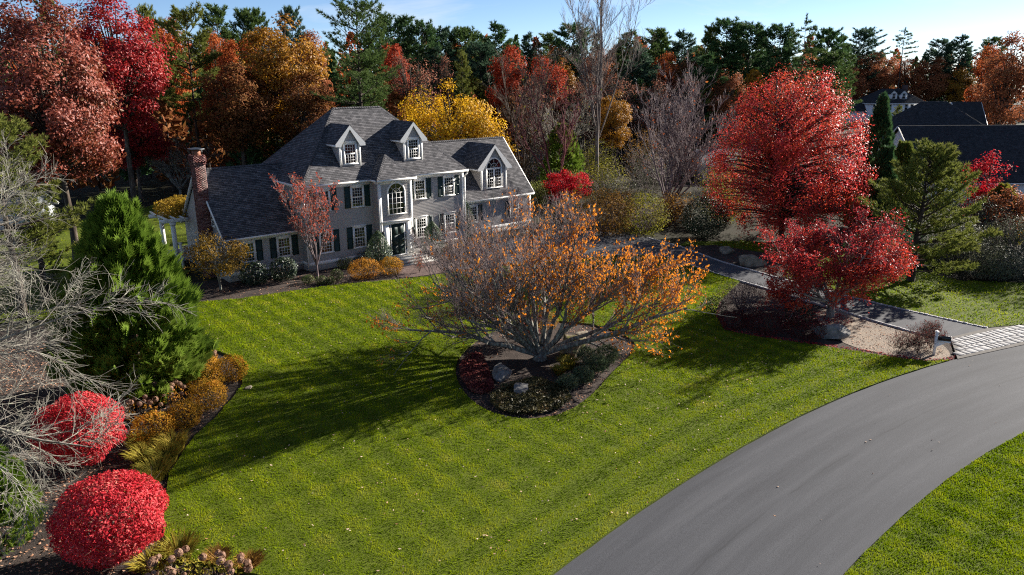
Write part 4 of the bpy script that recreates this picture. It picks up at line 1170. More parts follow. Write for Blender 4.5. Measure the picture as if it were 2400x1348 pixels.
mb = MB(); mb.box(.30, .33, .092, .10, .88, 1.02); mb.box(.25, .33, .092, .10, .98, 1.02); mb.build('flag', plain('red_flag', (.4, .03, .03), .5), ml)

# boulders
def boulder_mat(name, c, moss=None):
    m, n, o = new_mat(name)
    t = N(n, 'ShaderNodeTexCoord'); z = N(n, 'ShaderNodeTexNoise'); z.inputs['Scale'].default_value = 3; z.inputs['Detail'].default_value = 8; z.inputs['Roughness'].default_value = .65
    n.links.new(t.outputs['Object'], z.inputs['Vector'])
    st = [(0.28, [x * .45 for x in c]), (0.5, c), (0.72, [min(1, x * 1.5) for x in c])]
    r = ramp(n, st); n.links.new(z.outputs['Fac'], r.inputs['Fac']); col = r.outputs['Color']
    if moss:
        z2 = N(n, 'ShaderNodeTexNoise'); z2.inputs['Scale'].default_value = 2.2; z2.inputs['Detail'].default_value = 4; n.links.new(t.outputs['Object'], z2.inputs['Vector'])
        r2 = ramp(n, [(0.5, (0, 0, 0)), (0.6, (1, 1, 1))]); n.links.new(z2.outputs['Fac'], r2.inputs['Fac'])
        mq = N(n, 'ShaderNodeMixRGB'); n.links.new(r2.outputs['Color'], mq.inputs['Fac']); n.links.new(col, mq.inputs['Color1']); mq.inputs['Color2'].default_value = c4(moss); col = mq.outputs['Color']
    b = N(n, 'ShaderNodeBsdfPrincipled'); b.inputs['Roughness'].default_value = .9; b.inputs['Specular IOR Level'].default_value = .2
    bp = N(n, 'ShaderNodeBump'); bp.inputs['Strength'].default_value = .6; bp.inputs['Distance'].default_value = .06
    n.links.new(z.outputs['Fac'], bp.inputs['Height']); n.links.new(bp.outputs['Normal'], b.inputs['Normal'])
    n.links.new(col, b.inputs['Base Color']); n.links.new(b.outputs['BSDF'], o.inputs['Surface'])
    return m
M_b1 = boulder_mat('tan_boulder', (.21, .18, .135)); M_b2 = boulder_mat('grey_boulder', (.17, .165, .155)); M_b3 = boulder_mat('mossy_boulder', (.19, .155, .105), (.10, .10, .02))
def boulder(x, y, rx, ry, h, seed, mat, label, rz=0.0, z=-.1, peak=0.0):
    import bmesh
    rng = np.random.default_rng(seed); bm = bmesh.new(); bmesh.ops.create_icosphere(bm, subdivisions=4, radius=1.0)
    pl = [(nrm(rng.normal(0, 1, 3) + np.array([0, 0, .2])), rng.uniform(.5, .82)) for _ in range(15)]
    for v in bm.verts:
        p = np.array(v.co)
        for q, d in pl:
            s = p @ q
            if s > d: p = p - q * (s - d) * .97
        p = p + nrm(p) * .03 * math.sin(p[0] * 9 + seed) * math.sin(p[1] * 8) * math.sin(p[2] * 7 + 1)
        zz = (p[2] + .45) * (1 + peak * max(0, p[0]))
        v.co = (p[0] * rx * 1.4, p[1] * ry * 1.5, max(-.15, zz * h / 1.45))
    me = bpy.data.meshes.new('boulder'); bm.to_mesh(me); bm.free(); me.materials.append(mat)
    o = link('boulder', me, None, (x, y, z), rz); tag(o, label, 'boulder')
boulder(14.55, -29.9, .75, .5, .95, 1, M_b2, 'large pale grey boulder lying by the gravel bed', -.9)
boulder(17.7, -25.5, .48, .4, .85, 2, M_b2, 'upright grey boulder beside the driveway behind the burgundy shrub', .4)
boulder(24.7, -18.8, .8, .6, .95, 3, M_b1, 'pointed tan boulder beyond the driveway in sunlight', -.6, -.1, -.3)
boulder(26.3, -15.5, .55, .42, .68, 4, M_b1, 'smaller tan boulder farther up the driveway', -.6)
boulder(2.75, -23.0, .66, .52, 1.15, 5, M_b3, 'tall mossy tan boulder right of the cherry trunk', .3)
boulder(-1.7, -23.0, .50, .36, .62, 6, M_b2, 'pale slanting boulder left of the cherry trunk', .9, -.1, .4)
boulder(-2.2, -25.0, .46, .30, .42, 7, M_b2, 'flat pale boulder set in the dark ground cover', .8, -.08, .5)
boulder(4.8, -21.6, .32, .26, .42, 8, M_b1, 'small tan boulder behind the mossy boulder', .2)
boulder(-10.95, -17.0, .17, .14, .22, 9, M_b1, 'little pale stone among the gold spirea at the bed edge', .2)

# ------------------------------------------------------------------ bark and foliage colours
B_grey = bark_mat('lichen_bark', (.06, .05, .045), (.15, .14, .12), (.31, .32, .27), 9.0)
B_pale = bark_mat('pale_grey_bark', (.11, .098, .085), (.23, .21, .18), (.33, .335, .26), 5.0)
B_brown = bark_mat('brown_bark', (.03, .022, .017), (.075, .058, .045), (.14, .115, .095), 4.0)
B_dark = bark_mat('dark_pine_bark', (.02, .016, .013), (.05, .038, .03), (.10, .08, .065), 4.0)
B_twig = bark_mat('purple_grey_twig', (.085, .06, .062), (.18, .138, .14), (.28, .23, .22), 3.0)
B_red = bark_mat('red_twig', (.07, .02, .025), (.15, .045, .05), (.22, .10, .10), 3.0)
B_poplar = bark_mat('poplar_bark', (.07, .058, .052), (.17, .14, .125), (.29, .25, .215), 3.0)

F_cherry = leaf_mat('orange_cherry_leaf', [(.38, .11, .012), (.62, .21, .016), (.70, .26, .022), (.58, .12, .022)], .5)
F_burn = leaf_mat('burning_bush_leaf', [(.20, .03, .02), (.40, .014, .024), (.54, .03, .042), (.60, .075, .085), (.50, .20, .14)], .35, .55, .14, .5, .5)
F_rmaple = leaf_mat('red_maple_leaf', [(.36, .13, .025), (.50, .12, .03), (.54, .07, .03), (.54, .045, .04), (.56, .07, .08), (.50, .08, .11)], .42, .5, .16, .4, .3, .3)
F_jmaple = leaf_mat('japanese_maple_leaf', [(.54, .10, .03), (.50, .055, .028), (.36, .03, .035), (.22, .04, .05)], .4, .5, .2, .35, .35, .35)
F_yellow = leaf_mat('yellow_maple_leaf', [(.42, .24, .012), (.58, .34, .014), (.66, .40, .02), (.62, .27, .03)], .45, .5, .15, .35, .35, .3)
F_russet = leaf_mat('russet_oak_leaf', [(.13, .075, .02), (.22, .055, .028), (.28, .07, .045), (.30, .11, .08)], .3, .5, .3)
F_crim = leaf_mat('crimson_oak_leaf', [(.12, .010, .014), (.28, .012, .018), (.40, .025, .022), (.30, .06, .03)], .35, .5, .25)
F_orange = leaf_mat('orange_oak_leaf', [(.24, .05, .018), (.38, .10, .022), (.42, .09, .035), (.45, .17, .035)], .35)
F_gold = leaf_mat('gold_oak_leaf', [(.16, .06, .018), (.30, .14, .016), (.42, .21, .018), (.26, .08, .03)], .35, .5, .2)
F_brown = leaf_mat('brown_oak_leaf', [(.11, .06, .02), (.18, .06, .025), (.21, .10, .03), (.22, .05, .03)], .3)
F_red = leaf_mat('red_oak_leaf', [(.22, .03, .014), (.36, .045, .018), (.44, .075, .03), (.34, .03, .02)], .35)
F_rust = leaf_mat('rust_oak_leaf', [(.19, .07, .026), (.30, .105, .04), (.36, .125, .06), (.27, .14, .04)], .3)
F_bare = leaf_mat('sparse_pink_leaf', [(.20, .06, .05), (.30, .10, .06), (.34, .16, .10), (.25, .05, .04)], .3)
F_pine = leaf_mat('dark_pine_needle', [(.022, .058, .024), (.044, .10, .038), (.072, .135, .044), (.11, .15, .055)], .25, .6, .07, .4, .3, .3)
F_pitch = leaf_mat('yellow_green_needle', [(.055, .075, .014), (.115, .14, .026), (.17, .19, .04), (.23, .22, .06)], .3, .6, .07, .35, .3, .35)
F_arb = leaf_mat('bright_cypress_frond', [(.045, .085, .010), (.095, .16, .018), (.15, .225, .03), (.21, .27, .05)], .3, .6, .07, .35, .3, .35)
F_holly = leaf_mat('holly_leaf', [(.008, .018, .008), (.014, .032, .012), (.026, .045, .018), (.05, .065, .03)], .1, .45, .25)
F_hollylit = leaf_mat('sunlit_glossy_holly_leaf', [(.022, .045, .02), (.045, .08, .034), (.08, .12, .055), (.14, .17, .10)], .12, .4, .3)  # holly palette lightened, so sunlight is put into the leaf colour
F_box = leaf_mat('boxwood_leaf', [(.025, .05, .010), (.05, .085, .018), (.085, .10, .03), (.14, .11, .05)], .2, .5, .2)
F_rhodo = leaf_mat('rhododendron_leaf', [(.008, .022, .010), (.018, .035, .015), (.035, .055, .028), (.07, .085, .05)], .12, .4, .35)
F_spirea = leaf_mat('orange_spirea_leaf', [(.20, .085, .02), (.34, .15, .02), (.44, .21, .025), (.36, .11, .035)], .35)
F_goldsp = leaf_mat('gold_spirea_leaf', [(.17, .12, .015), (.34, .18, .02), (.48, .24, .022), (.42, .14, .025)], .35)
F_ytree = leaf_mat('yellow_brown_leaf', [(.09, .06, .02), (.24, .14, .02), (.36, .22, .035), (.22, .12, .06)], .4)
F_vine = leaf_mat('yellow_vine_leaf', [(.14, .09, .015), (.32, .21, .02), (.44, .29, .04), (.30, .17, .06)], .4)
F_salmon = leaf_mat('salmon_maple_leaf', [(.25, .06, .03), (.42, .10, .05), (.50, .08, .06), (.45, .20, .08)], .4)
F_scar = leaf_mat('scarlet_leaf', [(.28, .006, .016), (.45, .010, .022), (.50, .03, .03), (.40, .015, .04)], .4)
F_olive = leaf_mat('olive_yellow_leaf', [(.06, .06, .012), (.14, .14, .018), (.24, .22, .03), (.16, .11, .03)], .4)
F_tan = leaf_mat('tan_orange_leaf', [(.10, .06, .02), (.22, .11, .025), (.30, .17, .035), (.15, .06, .03)], .35)
F_grey = leaf_mat('grey_green_leaf', [(.05, .05, .035), (.08, .09, .05), (.13, .13, .09), (.20, .19, .15)], .2, .6, .08)
F_barb = leaf_mat('barberry_leaf', [(.03, .008, .010), (.06, .012, .014), (.09, .02, .018), (.05, .03, .015)], .2)
F_burg = leaf_mat('burgundy_shrub_leaf', [(.05, .03, .035), (.09, .05, .055), (.12, .06, .06), (.09, .07, .04)], .2)
F_juni = leaf_mat('grey_juniper_needle', [(.05, .075, .04), (.09, .12, .06), (.14, .16, .09), (.20, .20, .12)], .2)
F_cover = leaf_mat('dark_ground_cover_leaf', [(.03, .03, .012), (.06, .055, .02), (.10, .085, .03), (.14, .08, .04)], .2, .5, .2)
F_redcov = leaf_mat('wine_red_ground_cover_leaf', [(.08, .02, .02), (.15, .035, .035), (.22, .075, .06), (.16, .08, .05)], .25)
F_hyd = leaf_mat('dried_hydrangea_bloom', [(.14, .075, .045), (.24, .135, .085), (.32, .20, .14), (.26, .12, .065)], .25, .7, .15)
F_lily = leaf_mat('yellowing_daylily_blade', [(.10, .11, .018), (.20, .18, .025), (.34, .26, .04), (.30, .17, .03)], .35)
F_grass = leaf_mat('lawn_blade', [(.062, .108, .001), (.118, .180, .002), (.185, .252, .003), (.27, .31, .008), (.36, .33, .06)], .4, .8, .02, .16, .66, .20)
F_fall = leaf_mat('fallen_leaf', [(.30, .12, .05), (.44, .28, .18), (.55, .44, .36), (.30, .07, .05)], .1)
F_fallred = leaf_mat('fallen_red_leaf', [(.20, .012, .02), (.32, .02, .03), (.40, .06, .05), (.24, .05, .04)], .1)
F_falltan = leaf_mat('fallen_tan_leaf', [(.24, .10, .06), (.36, .18, .11), (.44, .27, .18), (.28, .12, .06)], .1)

def plant(name, loc, label, cat, parts, group=None, rz=0.0):
    """an Empty with its meshes as parts: parts = [(part name, MB, material)]"""
    e_ = empty(name, loc, label, cat, group, rz)
    for pn, mb_, m_ in parts:
        if mb_.n: mb_.build(pn, m_, e_)
    return e_

# ------------------------------------------------------------------ the spreading cherry on the island
rng = np.random.default_rng(42)
RIGHT = np.array([.767, -.642, 0])
tb = MB()
az = np.radians([312, 338, 2, 28, 60, 95, 128, 158, 182, 215, 262, 330, 75, 150, 20, 142, 112, 172])
el = np.radians([20, 36, 24, 38, 33, 40, 30, 22, 38, 50, 52, 60, 66, 60, 62, 42, 22, 50])
n = len(az); s0 = np.stack([np.cos(az) * .12, np.sin(az) * .12, np.full(n, .2)], 1)
d0 = np.stack([np.cos(az) * np.cos(el), np.sin(az) * np.cos(el), np.sin(el)], 1)
ln = np.array([6.9, 5.9, 6.3, 5.8, 6.0, 5.9, 6.0, 6.1, 5.8, 4.8, 4.6, 6.0, 6.1, 6.2, 6.1, 5.9, 5.9, 6.0])
P0, R0 = grow(rng, s0, d0, ln * 1.05, np.array([.16, .13, .15, .13, .13, .13, .14, .16, .13, .12, .12, .12, .12, .12, .12, .12, .13, .11]), 8, .12, (0, 0, .012), .26)
tubes(tb, P0, R0, 8)
tr = np.array([[[0, 0, -.2], [0.02, 0, .12], [0, .02, .4], [0, 0, .62]]]); tubes(tb, tr, np.array([[.40, .30, .25, .16]]), 10)
s, d, l, r = sprout(rng, P0, R0, 10, .25, 1, (.35, .95), (.32, .52), .55, up=.14, shrink=.35)
P1, R1 = grow(rng, s, d, l, r, 5, .10, (0, 0, .035), .35); tubes(tb, P1, R1, 5)
bb = MB()
s, d, l, r = sprout(rng, P1, R1, 9, .18, 1, (.3, .8), (.38, .66), .55, up=.14, shrink=.3)
P2, R2 = grow(rng, s, d, l, np.maximum(r, .0078), 4, .08, (0, 0, .045), .4)
keep = (P2[:, :, 2].min(1) > .35) & (P2[:, -1] @ np.array([-.64, -.77, 0]) < 3.6 + .2 * P2[:, -1, 2]) & (np.linalg.norm(P2[:, -1, :2], axis=1) < 8.3) & (P2[:, -1, 2] < 8.0); P2, R2 = P2[keep], R2[keep]
tubes(bb, P2, R2, 4)
s, d, l, r = sprout(rng, P2, R2, 12, .12, 1, (.3, .8), (.4, .85), .62, up=.15, shrink=.2)
P3, R3 = grow(rng, s, d, np.clip(l, .3, 1.1), np.full(len(s), .0050), 2, .08, (0, 0, .05), .45)
keep = (P3[:, :, 2].min(1) > .35) & (P3[:, -1] @ np.array([-.64, -.77, 0]) < 3.8 + .2 * P3[:, -1, 2]) & (np.linalg.norm(P3[:, -1, :2], axis=1) < 8.6) & (P3[:, -1, 2] < 8.1); P3, R3 = P3[keep], R3[keep]
tubes(bb, P3, R3, 3)
tip = P3[:, -1]; sd = tip @ RIGHT
pr = 1 / (1 + np.exp(-(sd - .6) / 1.9)); pr = np.maximum(pr, .05); pr *= np.where((sd < -4.8) & (tip[:, 2] < 2.6), 9, 1.0)
pr = pr * np.where(tip[:, 2] > 6.4, .5, 1)
ks = rng.random(len(tip)) < pr * .8
base = P3[ks]; k_ = 2
pts = np.concatenate([base[:, 1] * (1 - u) + base[:, 2] * u for u in (rng.random((len(base), 1)) for _ in range(k_))])
pts[:, 2] -= .05
lb = MB(); hue = np.clip(.30 + .05 * pts[:, 2] + rng.normal(0, .16, len(pts)), 0, 1)
leaves(lb, rng, pts, .13, hue, droop=1.1, aspect=.5)
plant('cherry_tree', (1.1, -22.5, 0), 'spreading multi-stemmed cherry on the island bed, bare at left and orange at right', 'tree', [('trunk', tb, B_grey), ('branches', bb, B_twig), ('crown', lb, F_cherry)])

# ------------------------------------------------------------------ bare pale tree at the left edge
def bare_tree(name, loc, label, seed, stems, H, spread, barkm, lv=(9, 8, 7), rad=.16, trop=(0, 0, .02), el=(20, 65), twr=.008, lens=(.45, .68), trunk_h=.8, tmax=1.0, leaf=None, wob=.14, rat=(.3, .5), n0=None, twig_min=.25, up=.08):
    rng = np.random.default_rng(seed); tb = MB(); bb = MB()
    a = np.arange(stems) * 6.283 / stems + rng.normal(0, .25, stems); e_ = np.radians(rng.uniform(el[0], el[1], stems))
    s0 = np.stack([np.cos(a) * rad * .4, np.sin(a) * rad * .4, np.full(stems, trunk_h)], 1)
    d0 = np.stack([np.cos(a) * np.cos(e_), np.sin(a) * np.cos(e_), np.sin(e_)], 1)
    L0 = spread * np.cos(e_) + H * np.sin(e_); L0 = L0 * rng.uniform(.8, 1.05, stems)
    P0, R0 = grow(rng, s0, d0, L0, np.full(stems, rad), 9, wob, trop, .25); tubes(tb, P0, R0, 6)
    tubes(tb, np.array([[[0, 0, -.2], [0, 0, trunk_h * .5], [0, 0, trunk_h + .15]]]), np.array([[rad * 1.9, rad * 1.5, rad * 1.1]]), 8)
    s, d, l, r = sprout(rng, P0, R0, lv[0], .2, 1, (.4, 1.05), rat, .58, up=up)
    P1, R1 = grow(rng, s, d, l, r, 5, wob, trop, .35); tubes(tb, P1, R1, 5)
    s, d, l, r = sprout(rng, P1, R1, lv[1], .15, 1, (.35, .95), lens, .58, up=up)
    P2, R2 = grow(rng, s, d, l, np.maximum(r, twr * 1.2), 4, wob * .9, trop, .4); tubes(bb, P2, R2, 4)
    s, d, l, r = sprout(rng, P2, R2, lv[2], .12, 1, (.35, .9), (.4, .8), .6, up=up)
    P3, R3 = grow(rng, s, d, np.maximum(l, twig_min), np.full(len(s), twr), 3, wob * .9, trop, .45)
    k = P3[:, :, 2].min(1) > .1; P3, R3 = P3[k], R3[k]; tubes(bb, P3, R3, 3)
    parts = [('trunk', tb, barkm), ('branches', bb, barkm)]
    if leaf:
        m_, frac, size = leaf; lb = MB(); k = rng.random(len(P3)) < frac; q = P3[k]
        u = rng.random((len(q), 1)); p = q[:, 1] * (1 - u) + q[:, -1] * u
        leaves(lb, rng, p, size, clumps(p, 25, rng) if len(p) > 30 else rng.random(len(p)), droop=.4); parts.append(('crown', lb, m_))
    return plant(name, loc, label, 'tree', parts)
bare_tree('bare_tree', (-22.9, -18.6, 0), 'near bare tree with pale lichen-grey drooping twigs at the left edge', 7, 11, 5.0, 6.7, B_pale, (12, 9, 8), .08, (0, 0, -.030), (10, 56), .0075, (.45, .75), 2.7, wob=.17)
bare_tree('bare_tree', (-22.6, -12.0, 0), 'middle bare grey tree between the cypress and the left frame edge', 27, 9, 5.6, 6.2, B_pale, (10, 8, 6), .075, (0, 0, -.02), (14, 60), .0075, (.45, .75), 2.2, wob=.17)
bare_tree('bare_tree', (-22.5, -3.5, 0), 'farther bare grey tree reaching in above the green cypress at left', 17, 7, 8.0, 7.0, B_pale, (9, 8, 7), .085, (0, 0, -.01), (25, 60), .009, (.4, .7), 2.6, wob=.15)

# ------------------------------------------------------------------ burning bushes
def ball_shrub(name, loc, label, cat, rx, rz, zc, n, size, mat, seed, barkm=None, group=None, shell=.78, lump=.07, stems=14, flat=.0, nb=40, aspect=.6, part='foliage'):
    rng = np.random.default_rng(seed); lb = MB(); tb = MB()
    p, _ = ball_points(rng, n, rx, rz, zc, shell, lump, flat)
    p = p[p[:, 2] > .03]
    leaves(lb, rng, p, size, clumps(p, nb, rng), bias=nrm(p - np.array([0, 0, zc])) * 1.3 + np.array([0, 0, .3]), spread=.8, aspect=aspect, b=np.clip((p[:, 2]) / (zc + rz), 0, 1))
    if stems:
        a = rng.random(stems) * 6.28; d = np.stack([np.cos(a) * .7, np.sin(a) * .7, rng.uniform(.5, 1.4, stems)], 1)
        P, R = grow(rng, np.zeros((stems, 3)), d, np.full(stems, (zc + rz) * .75), np.full(stems, .02), 4, .1)
        tubes(tb, P, R, 4)
        s, d, l, r = sprout(rng, P, R, 6, .25, 1, (.3, .8), (.4, .7), .5)
        P, R = grow(rng, s, d, l, np.full(len(s), .008), 3, .1); tubes(tb, P, R, 3)
    return plant(name, loc, label, cat, [('stems', tb, barkm or B_brown), (part, lb, mat)], group)
ball_shrub('burning_bush', (-18.35, -26.2, -.07), 'front round burning bush nearest the bottom left corner, crimson pink', 'shrub', 1.50, 1.22, 1.34, 15500, .088, F_burn, 3, shell=.76, lump=.10, nb=70)
ball_shrub('burning_bush', (-17.85, -19.6, -.07), 'rear round burning bush behind bare twigs, crimson pink', 'shrub', 1.50, 1.22, 1.36, 14000, .088, F_burn, 4, shell=.76, lump=.10, nb=70)

# ------------------------------------------------------------------ green cypress beside the lawn
def frond_tree(name, loc, label, H, R, n, mat, seed, fl=.34, zs=.15, lump=.12, prof=None, spikes=7, cat='evergreen', part='crown', k=9):
    rng = np.random.default_rng(seed); lb = MB(); tb = MB()
    tubes(tb, np.array([[[0, 0, -.1], [0, 0, H * .5], [0, 0, H * .9]]]), np.array([[.2, .12, .03]]), 7)
    prof = prof or [(0, .82), (.12, 1), (.3, .98), (.5, .84), (.7, .6), (.85, .36), (1, .06)]
    t = rng.random(n) ** 1.15; a = rng.random(n) * 6.283
    lob = 1 + lump * np.sin(a * 5 + t * 9) * np.sin(t * 17 + a * 2) + lump * .6 * np.sin(a * 11 - t * 23)
    r = R * np.interp(t, [p[0] for p in prof], [p[1] for p in prof]) * lob * (0.55 + .45 * rng.random(n) ** .5)
    P = np.stack([r * np.cos(a), r * np.sin(a), zs + t * (H * .97 - zs)], 1)
    D = np.stack([np.cos(a) * .75, np.sin(a) * .75, np.full(n, .75) + t * .5], 1)
    for q in range(spikes):         # leaders standing out at the top
        aa = rng.random() * 6.28; rr = R * .28 * rng.random() ** .5; zt = H * rng.uniform(.86, 1.0) if q else H
        m = 34; f = np.linspace(0, 1, m)
        sp = np.stack([np.cos(aa) * rr * (1 + .25 * f), np.sin(aa) * rr * (1 + .25 * f), zt - 1.5 + 1.4 * f], 1) + rng.normal(0, .10, (m, 3)) * (1 - f)[:, None]
        P = np.concatenate([P, sp]); D = np.concatenate([D, np.tile([0.25 * np.cos(aa), .25 * np.sin(aa), 1.0], (m, 1))])
    n = len(P); D = nrm(D + rng.normal(0, .22, (n, 3))); S_ = nrm(np.cross(D, rng.normal(0, 1, (n, 3))))
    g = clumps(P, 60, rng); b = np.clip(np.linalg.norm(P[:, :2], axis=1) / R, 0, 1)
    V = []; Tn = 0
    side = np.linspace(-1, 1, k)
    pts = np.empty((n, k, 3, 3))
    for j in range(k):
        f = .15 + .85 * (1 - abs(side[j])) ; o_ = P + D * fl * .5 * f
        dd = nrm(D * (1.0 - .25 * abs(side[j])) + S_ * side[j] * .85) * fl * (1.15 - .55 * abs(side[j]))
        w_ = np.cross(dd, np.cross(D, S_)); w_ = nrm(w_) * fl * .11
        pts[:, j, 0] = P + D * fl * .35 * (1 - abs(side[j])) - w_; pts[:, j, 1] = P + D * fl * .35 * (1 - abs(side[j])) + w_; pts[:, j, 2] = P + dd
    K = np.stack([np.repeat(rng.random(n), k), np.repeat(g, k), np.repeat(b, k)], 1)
    lb.add(pts.reshape(-1, 3), None, np.arange(n * k * 3).reshape(-1, 3), np.repeat(K, 3, 0))
    return plant(name, loc, label, cat, [('trunk', tb, B_brown), (part, lb, mat)])
frond_tree('cypress_tree', (-14.6, -14.2, -.05), 'big feathery bright green cypress left of the lawn', 8.4, 2.5, 6000, F_arb, 5, .50, .15, .24, None, 10)
frond_tree('cypress_tree', (-20.9, -23.3, -.05), 'yellow-green cypress cut by the left frame edge', 3.6, 1.2, 2000, F_arb, 6, .26)

# white pine boughs at the left edge
def conifer_tree(name, loc, label, args, mat, barkm=None, rz=0.0):
    tb, lb = conifer(**args); return plant(name, loc, label, 'evergreen', [('trunk', tb, barkm or B_dark), ('crown', lb, mat)], None, rz)
conifer_tree('white_pine', (-16.8, 1.2, 0), 'soft green white pine reaching in at the left edge above the shed', dict(seed=11, H=11.0, zs=3.2, L=5.0, space=1.0, nb=6, tuft=.30, den=2.6, k=9, wd=.05, up=(-.05, .5), irr=.35), F_pitch)
conifer_tree('white_pine', (-15.2, 4.4, 0), 'young white pine among the bare twigs left of the cypress', dict(seed=12, H=6.0, zs=.6, L=2.6, space=.6, nb=6, tuft=.26, den=3.0, k=9, wd=.045), F_pitch)

# ------------------------------------------------------------------ trees about the house
def leafy(name, loc, label, mat, barkm=None, cat='tree', group=None, rz=0.0, **k):
    tb, lb = broadleaf(**k); return plant(name, loc, label, cat, [('trunk', tb, barkm or B_brown), ('crown', lb, mat)], group, rz)
leafy('shrub_tree', (-6.3, -.5, -.05), 'small multi-stemmed yellow-brown tree at the left end of the house', F_ytree, B_pale, seed=21, H=4.0, z0=1.3, R=2.25, prof=DOME, nclump=60, nleaf=4200, lsize=.13, crad=.6, fill=.55, trunk_r=.10, stems=4, squash=.7, twigs=5, trunk_top=.5, twig_r=.008)
bare_tree('young_maple', (-.35, -1.9, -.05), 'young red maple with salmon leaves in front of the house corner', 23, 7, 5.2, 1.2, B_twig, (8, 7, 5), .05, (0, 0, .12), (64, 84), .007, (.4, .6), .9, leaf=(F_salmon, .9, .14), wob=.07, rat=(.25, .42), up=.3)
leafy('great_red_maple', (33.8, -15.6, 0), 'great egg-shaped red maple across the driveway', F_rmaple, B_brown, seed=31, H=14.2, z0=1.0, R=6.5, prof=[(0, .62), (.08, .9), (.25, 1), (.5, .98), (.7, .82), (.86, .56), (1, .2)], nclump=430, nleaf=62000, lsize=.14, crad=.9, fill=.12, gcoh=.85, trunk_r=.24, stems=6, squash=1.2, twigs=5, trunk_top=.88, twig_r=.013, lean=(.1, -.1), lo=.62)
# Japanese maple
rng = np.random.default_rng(9); tb = MB(); bb = MB(); st = 8
az = np.arange(st) * 6.283 / st + rng.normal(0, .2, st); el = np.radians(rng.uniform(38, 74, st))
d0 = np.stack([np.cos(az) * np.cos(el), np.sin(az) * np.cos(el), np.sin(el)], 1)
P0, R0 = grow(rng, np.tile([0, 0, .5], (st, 1)), d0, rng.uniform(3.4, 4.6, st), np.full(st, .10), 7, .14, (0, 0, -.01), .3); tubes(tb, P0, R0, 7)
tubes(tb, np.array([[[0, 0, -.2], [0, .02, .3], [0, 0, .7]]]), np.array([[.26, .2, .16]]), 9)
s, d, l, r = sprout(rng, P0, R0, 9, .2, 1, (.4, 1.1), (.42, .66), .55, up=.0); P1, R1 = grow(rng, s, d, l, r, 5, .12, (0, 0, -.03), .35); tubes(tb, P1, R1, 5)
s, d, l, r = sprout(rng, P1, R1, 9, .15, 1, (.35, 1.0), (.4, .66), .55, up=.10); P2, R2 = grow(rng, s, d, l, np.maximum(r, .011), 4, .12, (0, 0, .0), .4); tubes(bb, P2, R2, 4)
s, d, l, r = sprout(rng, P2, R2, 8, .12, 1, (.4, .9), (.4, .8), .6, up=.12); P3, R3 = grow(rng, s, d, np.clip(l, .25, .8), np.full(len(s), .0085), 2, .1, (0, 0, .05), .45); tubes(bb, P3, R3, 3)
q = P3[P3[:, -1, 2] > .9]; top_ = np.clip((q[:, -1, 2] - 3.6) / 1.8, 0, 1)
q = q[rng.random(len(q)) < 1 - .55 * top_]
pts = np.concatenate([q[:, 1] * (1 - u) + q[:, 2] * u for u in (rng.random((len(q), 1)) for _ in range(6))]); pts += rng.normal(0, .10, pts.shape)
lb = MB(); leaves(lb, rng, pts, .115, clumps(pts, 90, rng), bias=nrm(pts - np.array([0, 0, 2.2])) * .9 + np.array([0, 0, .4]), spread=.8, b=np.clip((pts[:, 2] - 1.5) / 4.0, 0, 1), droop=.25)
jm = plant('japanese_maple', (17.7, -28.3, -.05), 'domed deep red Japanese maple beside the driveway', 'tree', [('trunk', tb, B_pale), ('branches', bb, B_red), ('crown', lb, F_jmaple)])
leafy('yellow_maple', (27.6, 21.0, 0), 'bright yellow maple behind the right wing of the house', F_yellow, B_brown, seed=33, H=12.6, z0=1.5, R=7.3, prof=DOME, nclump=240, nleaf=34000, lsize=.23, crad=1.4, fill=.6, trunk_r=.3, squash=.7, twigs=4, lean=(-.8, .8))
leafy('scarlet_maple', (31.0, 6.6, 0), 'low scarlet maple right of the house roof', F_scar, B_twig, seed=34, H=4.0, z0=1.0, R=2.7, prof=[(0, .7), (.3, 1), (.6, .95), (.85, .7), (1, .3)], nclump=46, nleaf=5200, lsize=.16, crad=.65, fill=.3, trunk_r=.12, stems=3, squash=.6, twigs=7, twig_r=.012)
bare_tree('bare_poplar', (39.7, 10.9, 0), 'tall bare poplar rising out of the top of the picture', 41, 5, 17.0, 3.4, B_poplar, (10, 8, 7), .085, (0, 0, .10), (62, 82), .012, (.4, .6), 6.0, wob=.07, rat=(.18, .34), up=.35, twig_min=.5)
pop = [o for o in C.objects if o.name.startswith('bare_poplar')][0]
tb = MB(); z_ = np.linspace(-.2, 26, 14); tx = np.stack([np.cumsum(np.random.default_rng(2).normal(0, .05, 14)), np.cumsum(np.random.default_rng(3).normal(0, .05, 14)), z_], 1)
tubes(tb, tx[None], (np.linspace(.27, .04, 14))[None], 9)
rng = np.random.default_rng(44); s, d, l, r = sprout(rng, tx[None], np.linspace(.27, .04, 14)[None], 34, .30, 1, (.5, .85), (.12, .2), .35, up=.45, shrink=.8)
P1, R1 = grow(rng, s, d, l, r, 6, .06, (0, 0, .07), .3); tubes(tb, P1, R1, 5)
s, d, l, r = sprout(rng, P1, R1, 10, .2, 1, (.35, .8), (.25, .45), .5, up=.3); P2, R2 = grow(rng, s, d, l, np.maximum(r, .013), 4, .08, (0, 0, .08), .4); tubes(tb, P2, R2, 4)
s, d, l, r = sprout(rng, P2, R2, 6, .2, 1, (.35, .8), (.3, .6), .6, up=.25); P3, R3 = grow(rng, s, d, np.maximum(l, .4), np.full(len(s), .011), 2, .08, (0, 0, .06), .45); tubes(tb, P3, R3, 3)
tb.build('main_stem', B_poplar, pop)
bare_tree('bare_multistem_tree', (36.3, -1.9, 0), 'broad bare tree of many upright stems left of the great red maple', 43, 16, 11.0, 3.6, B_twig, (8, 7, 5), .10, (0, 0, .035), (42, 84), .014, (.4, .6), .5, leaf=(F_orange, .05, .2), wob=.08, rat=(.25, .42), up=.25)
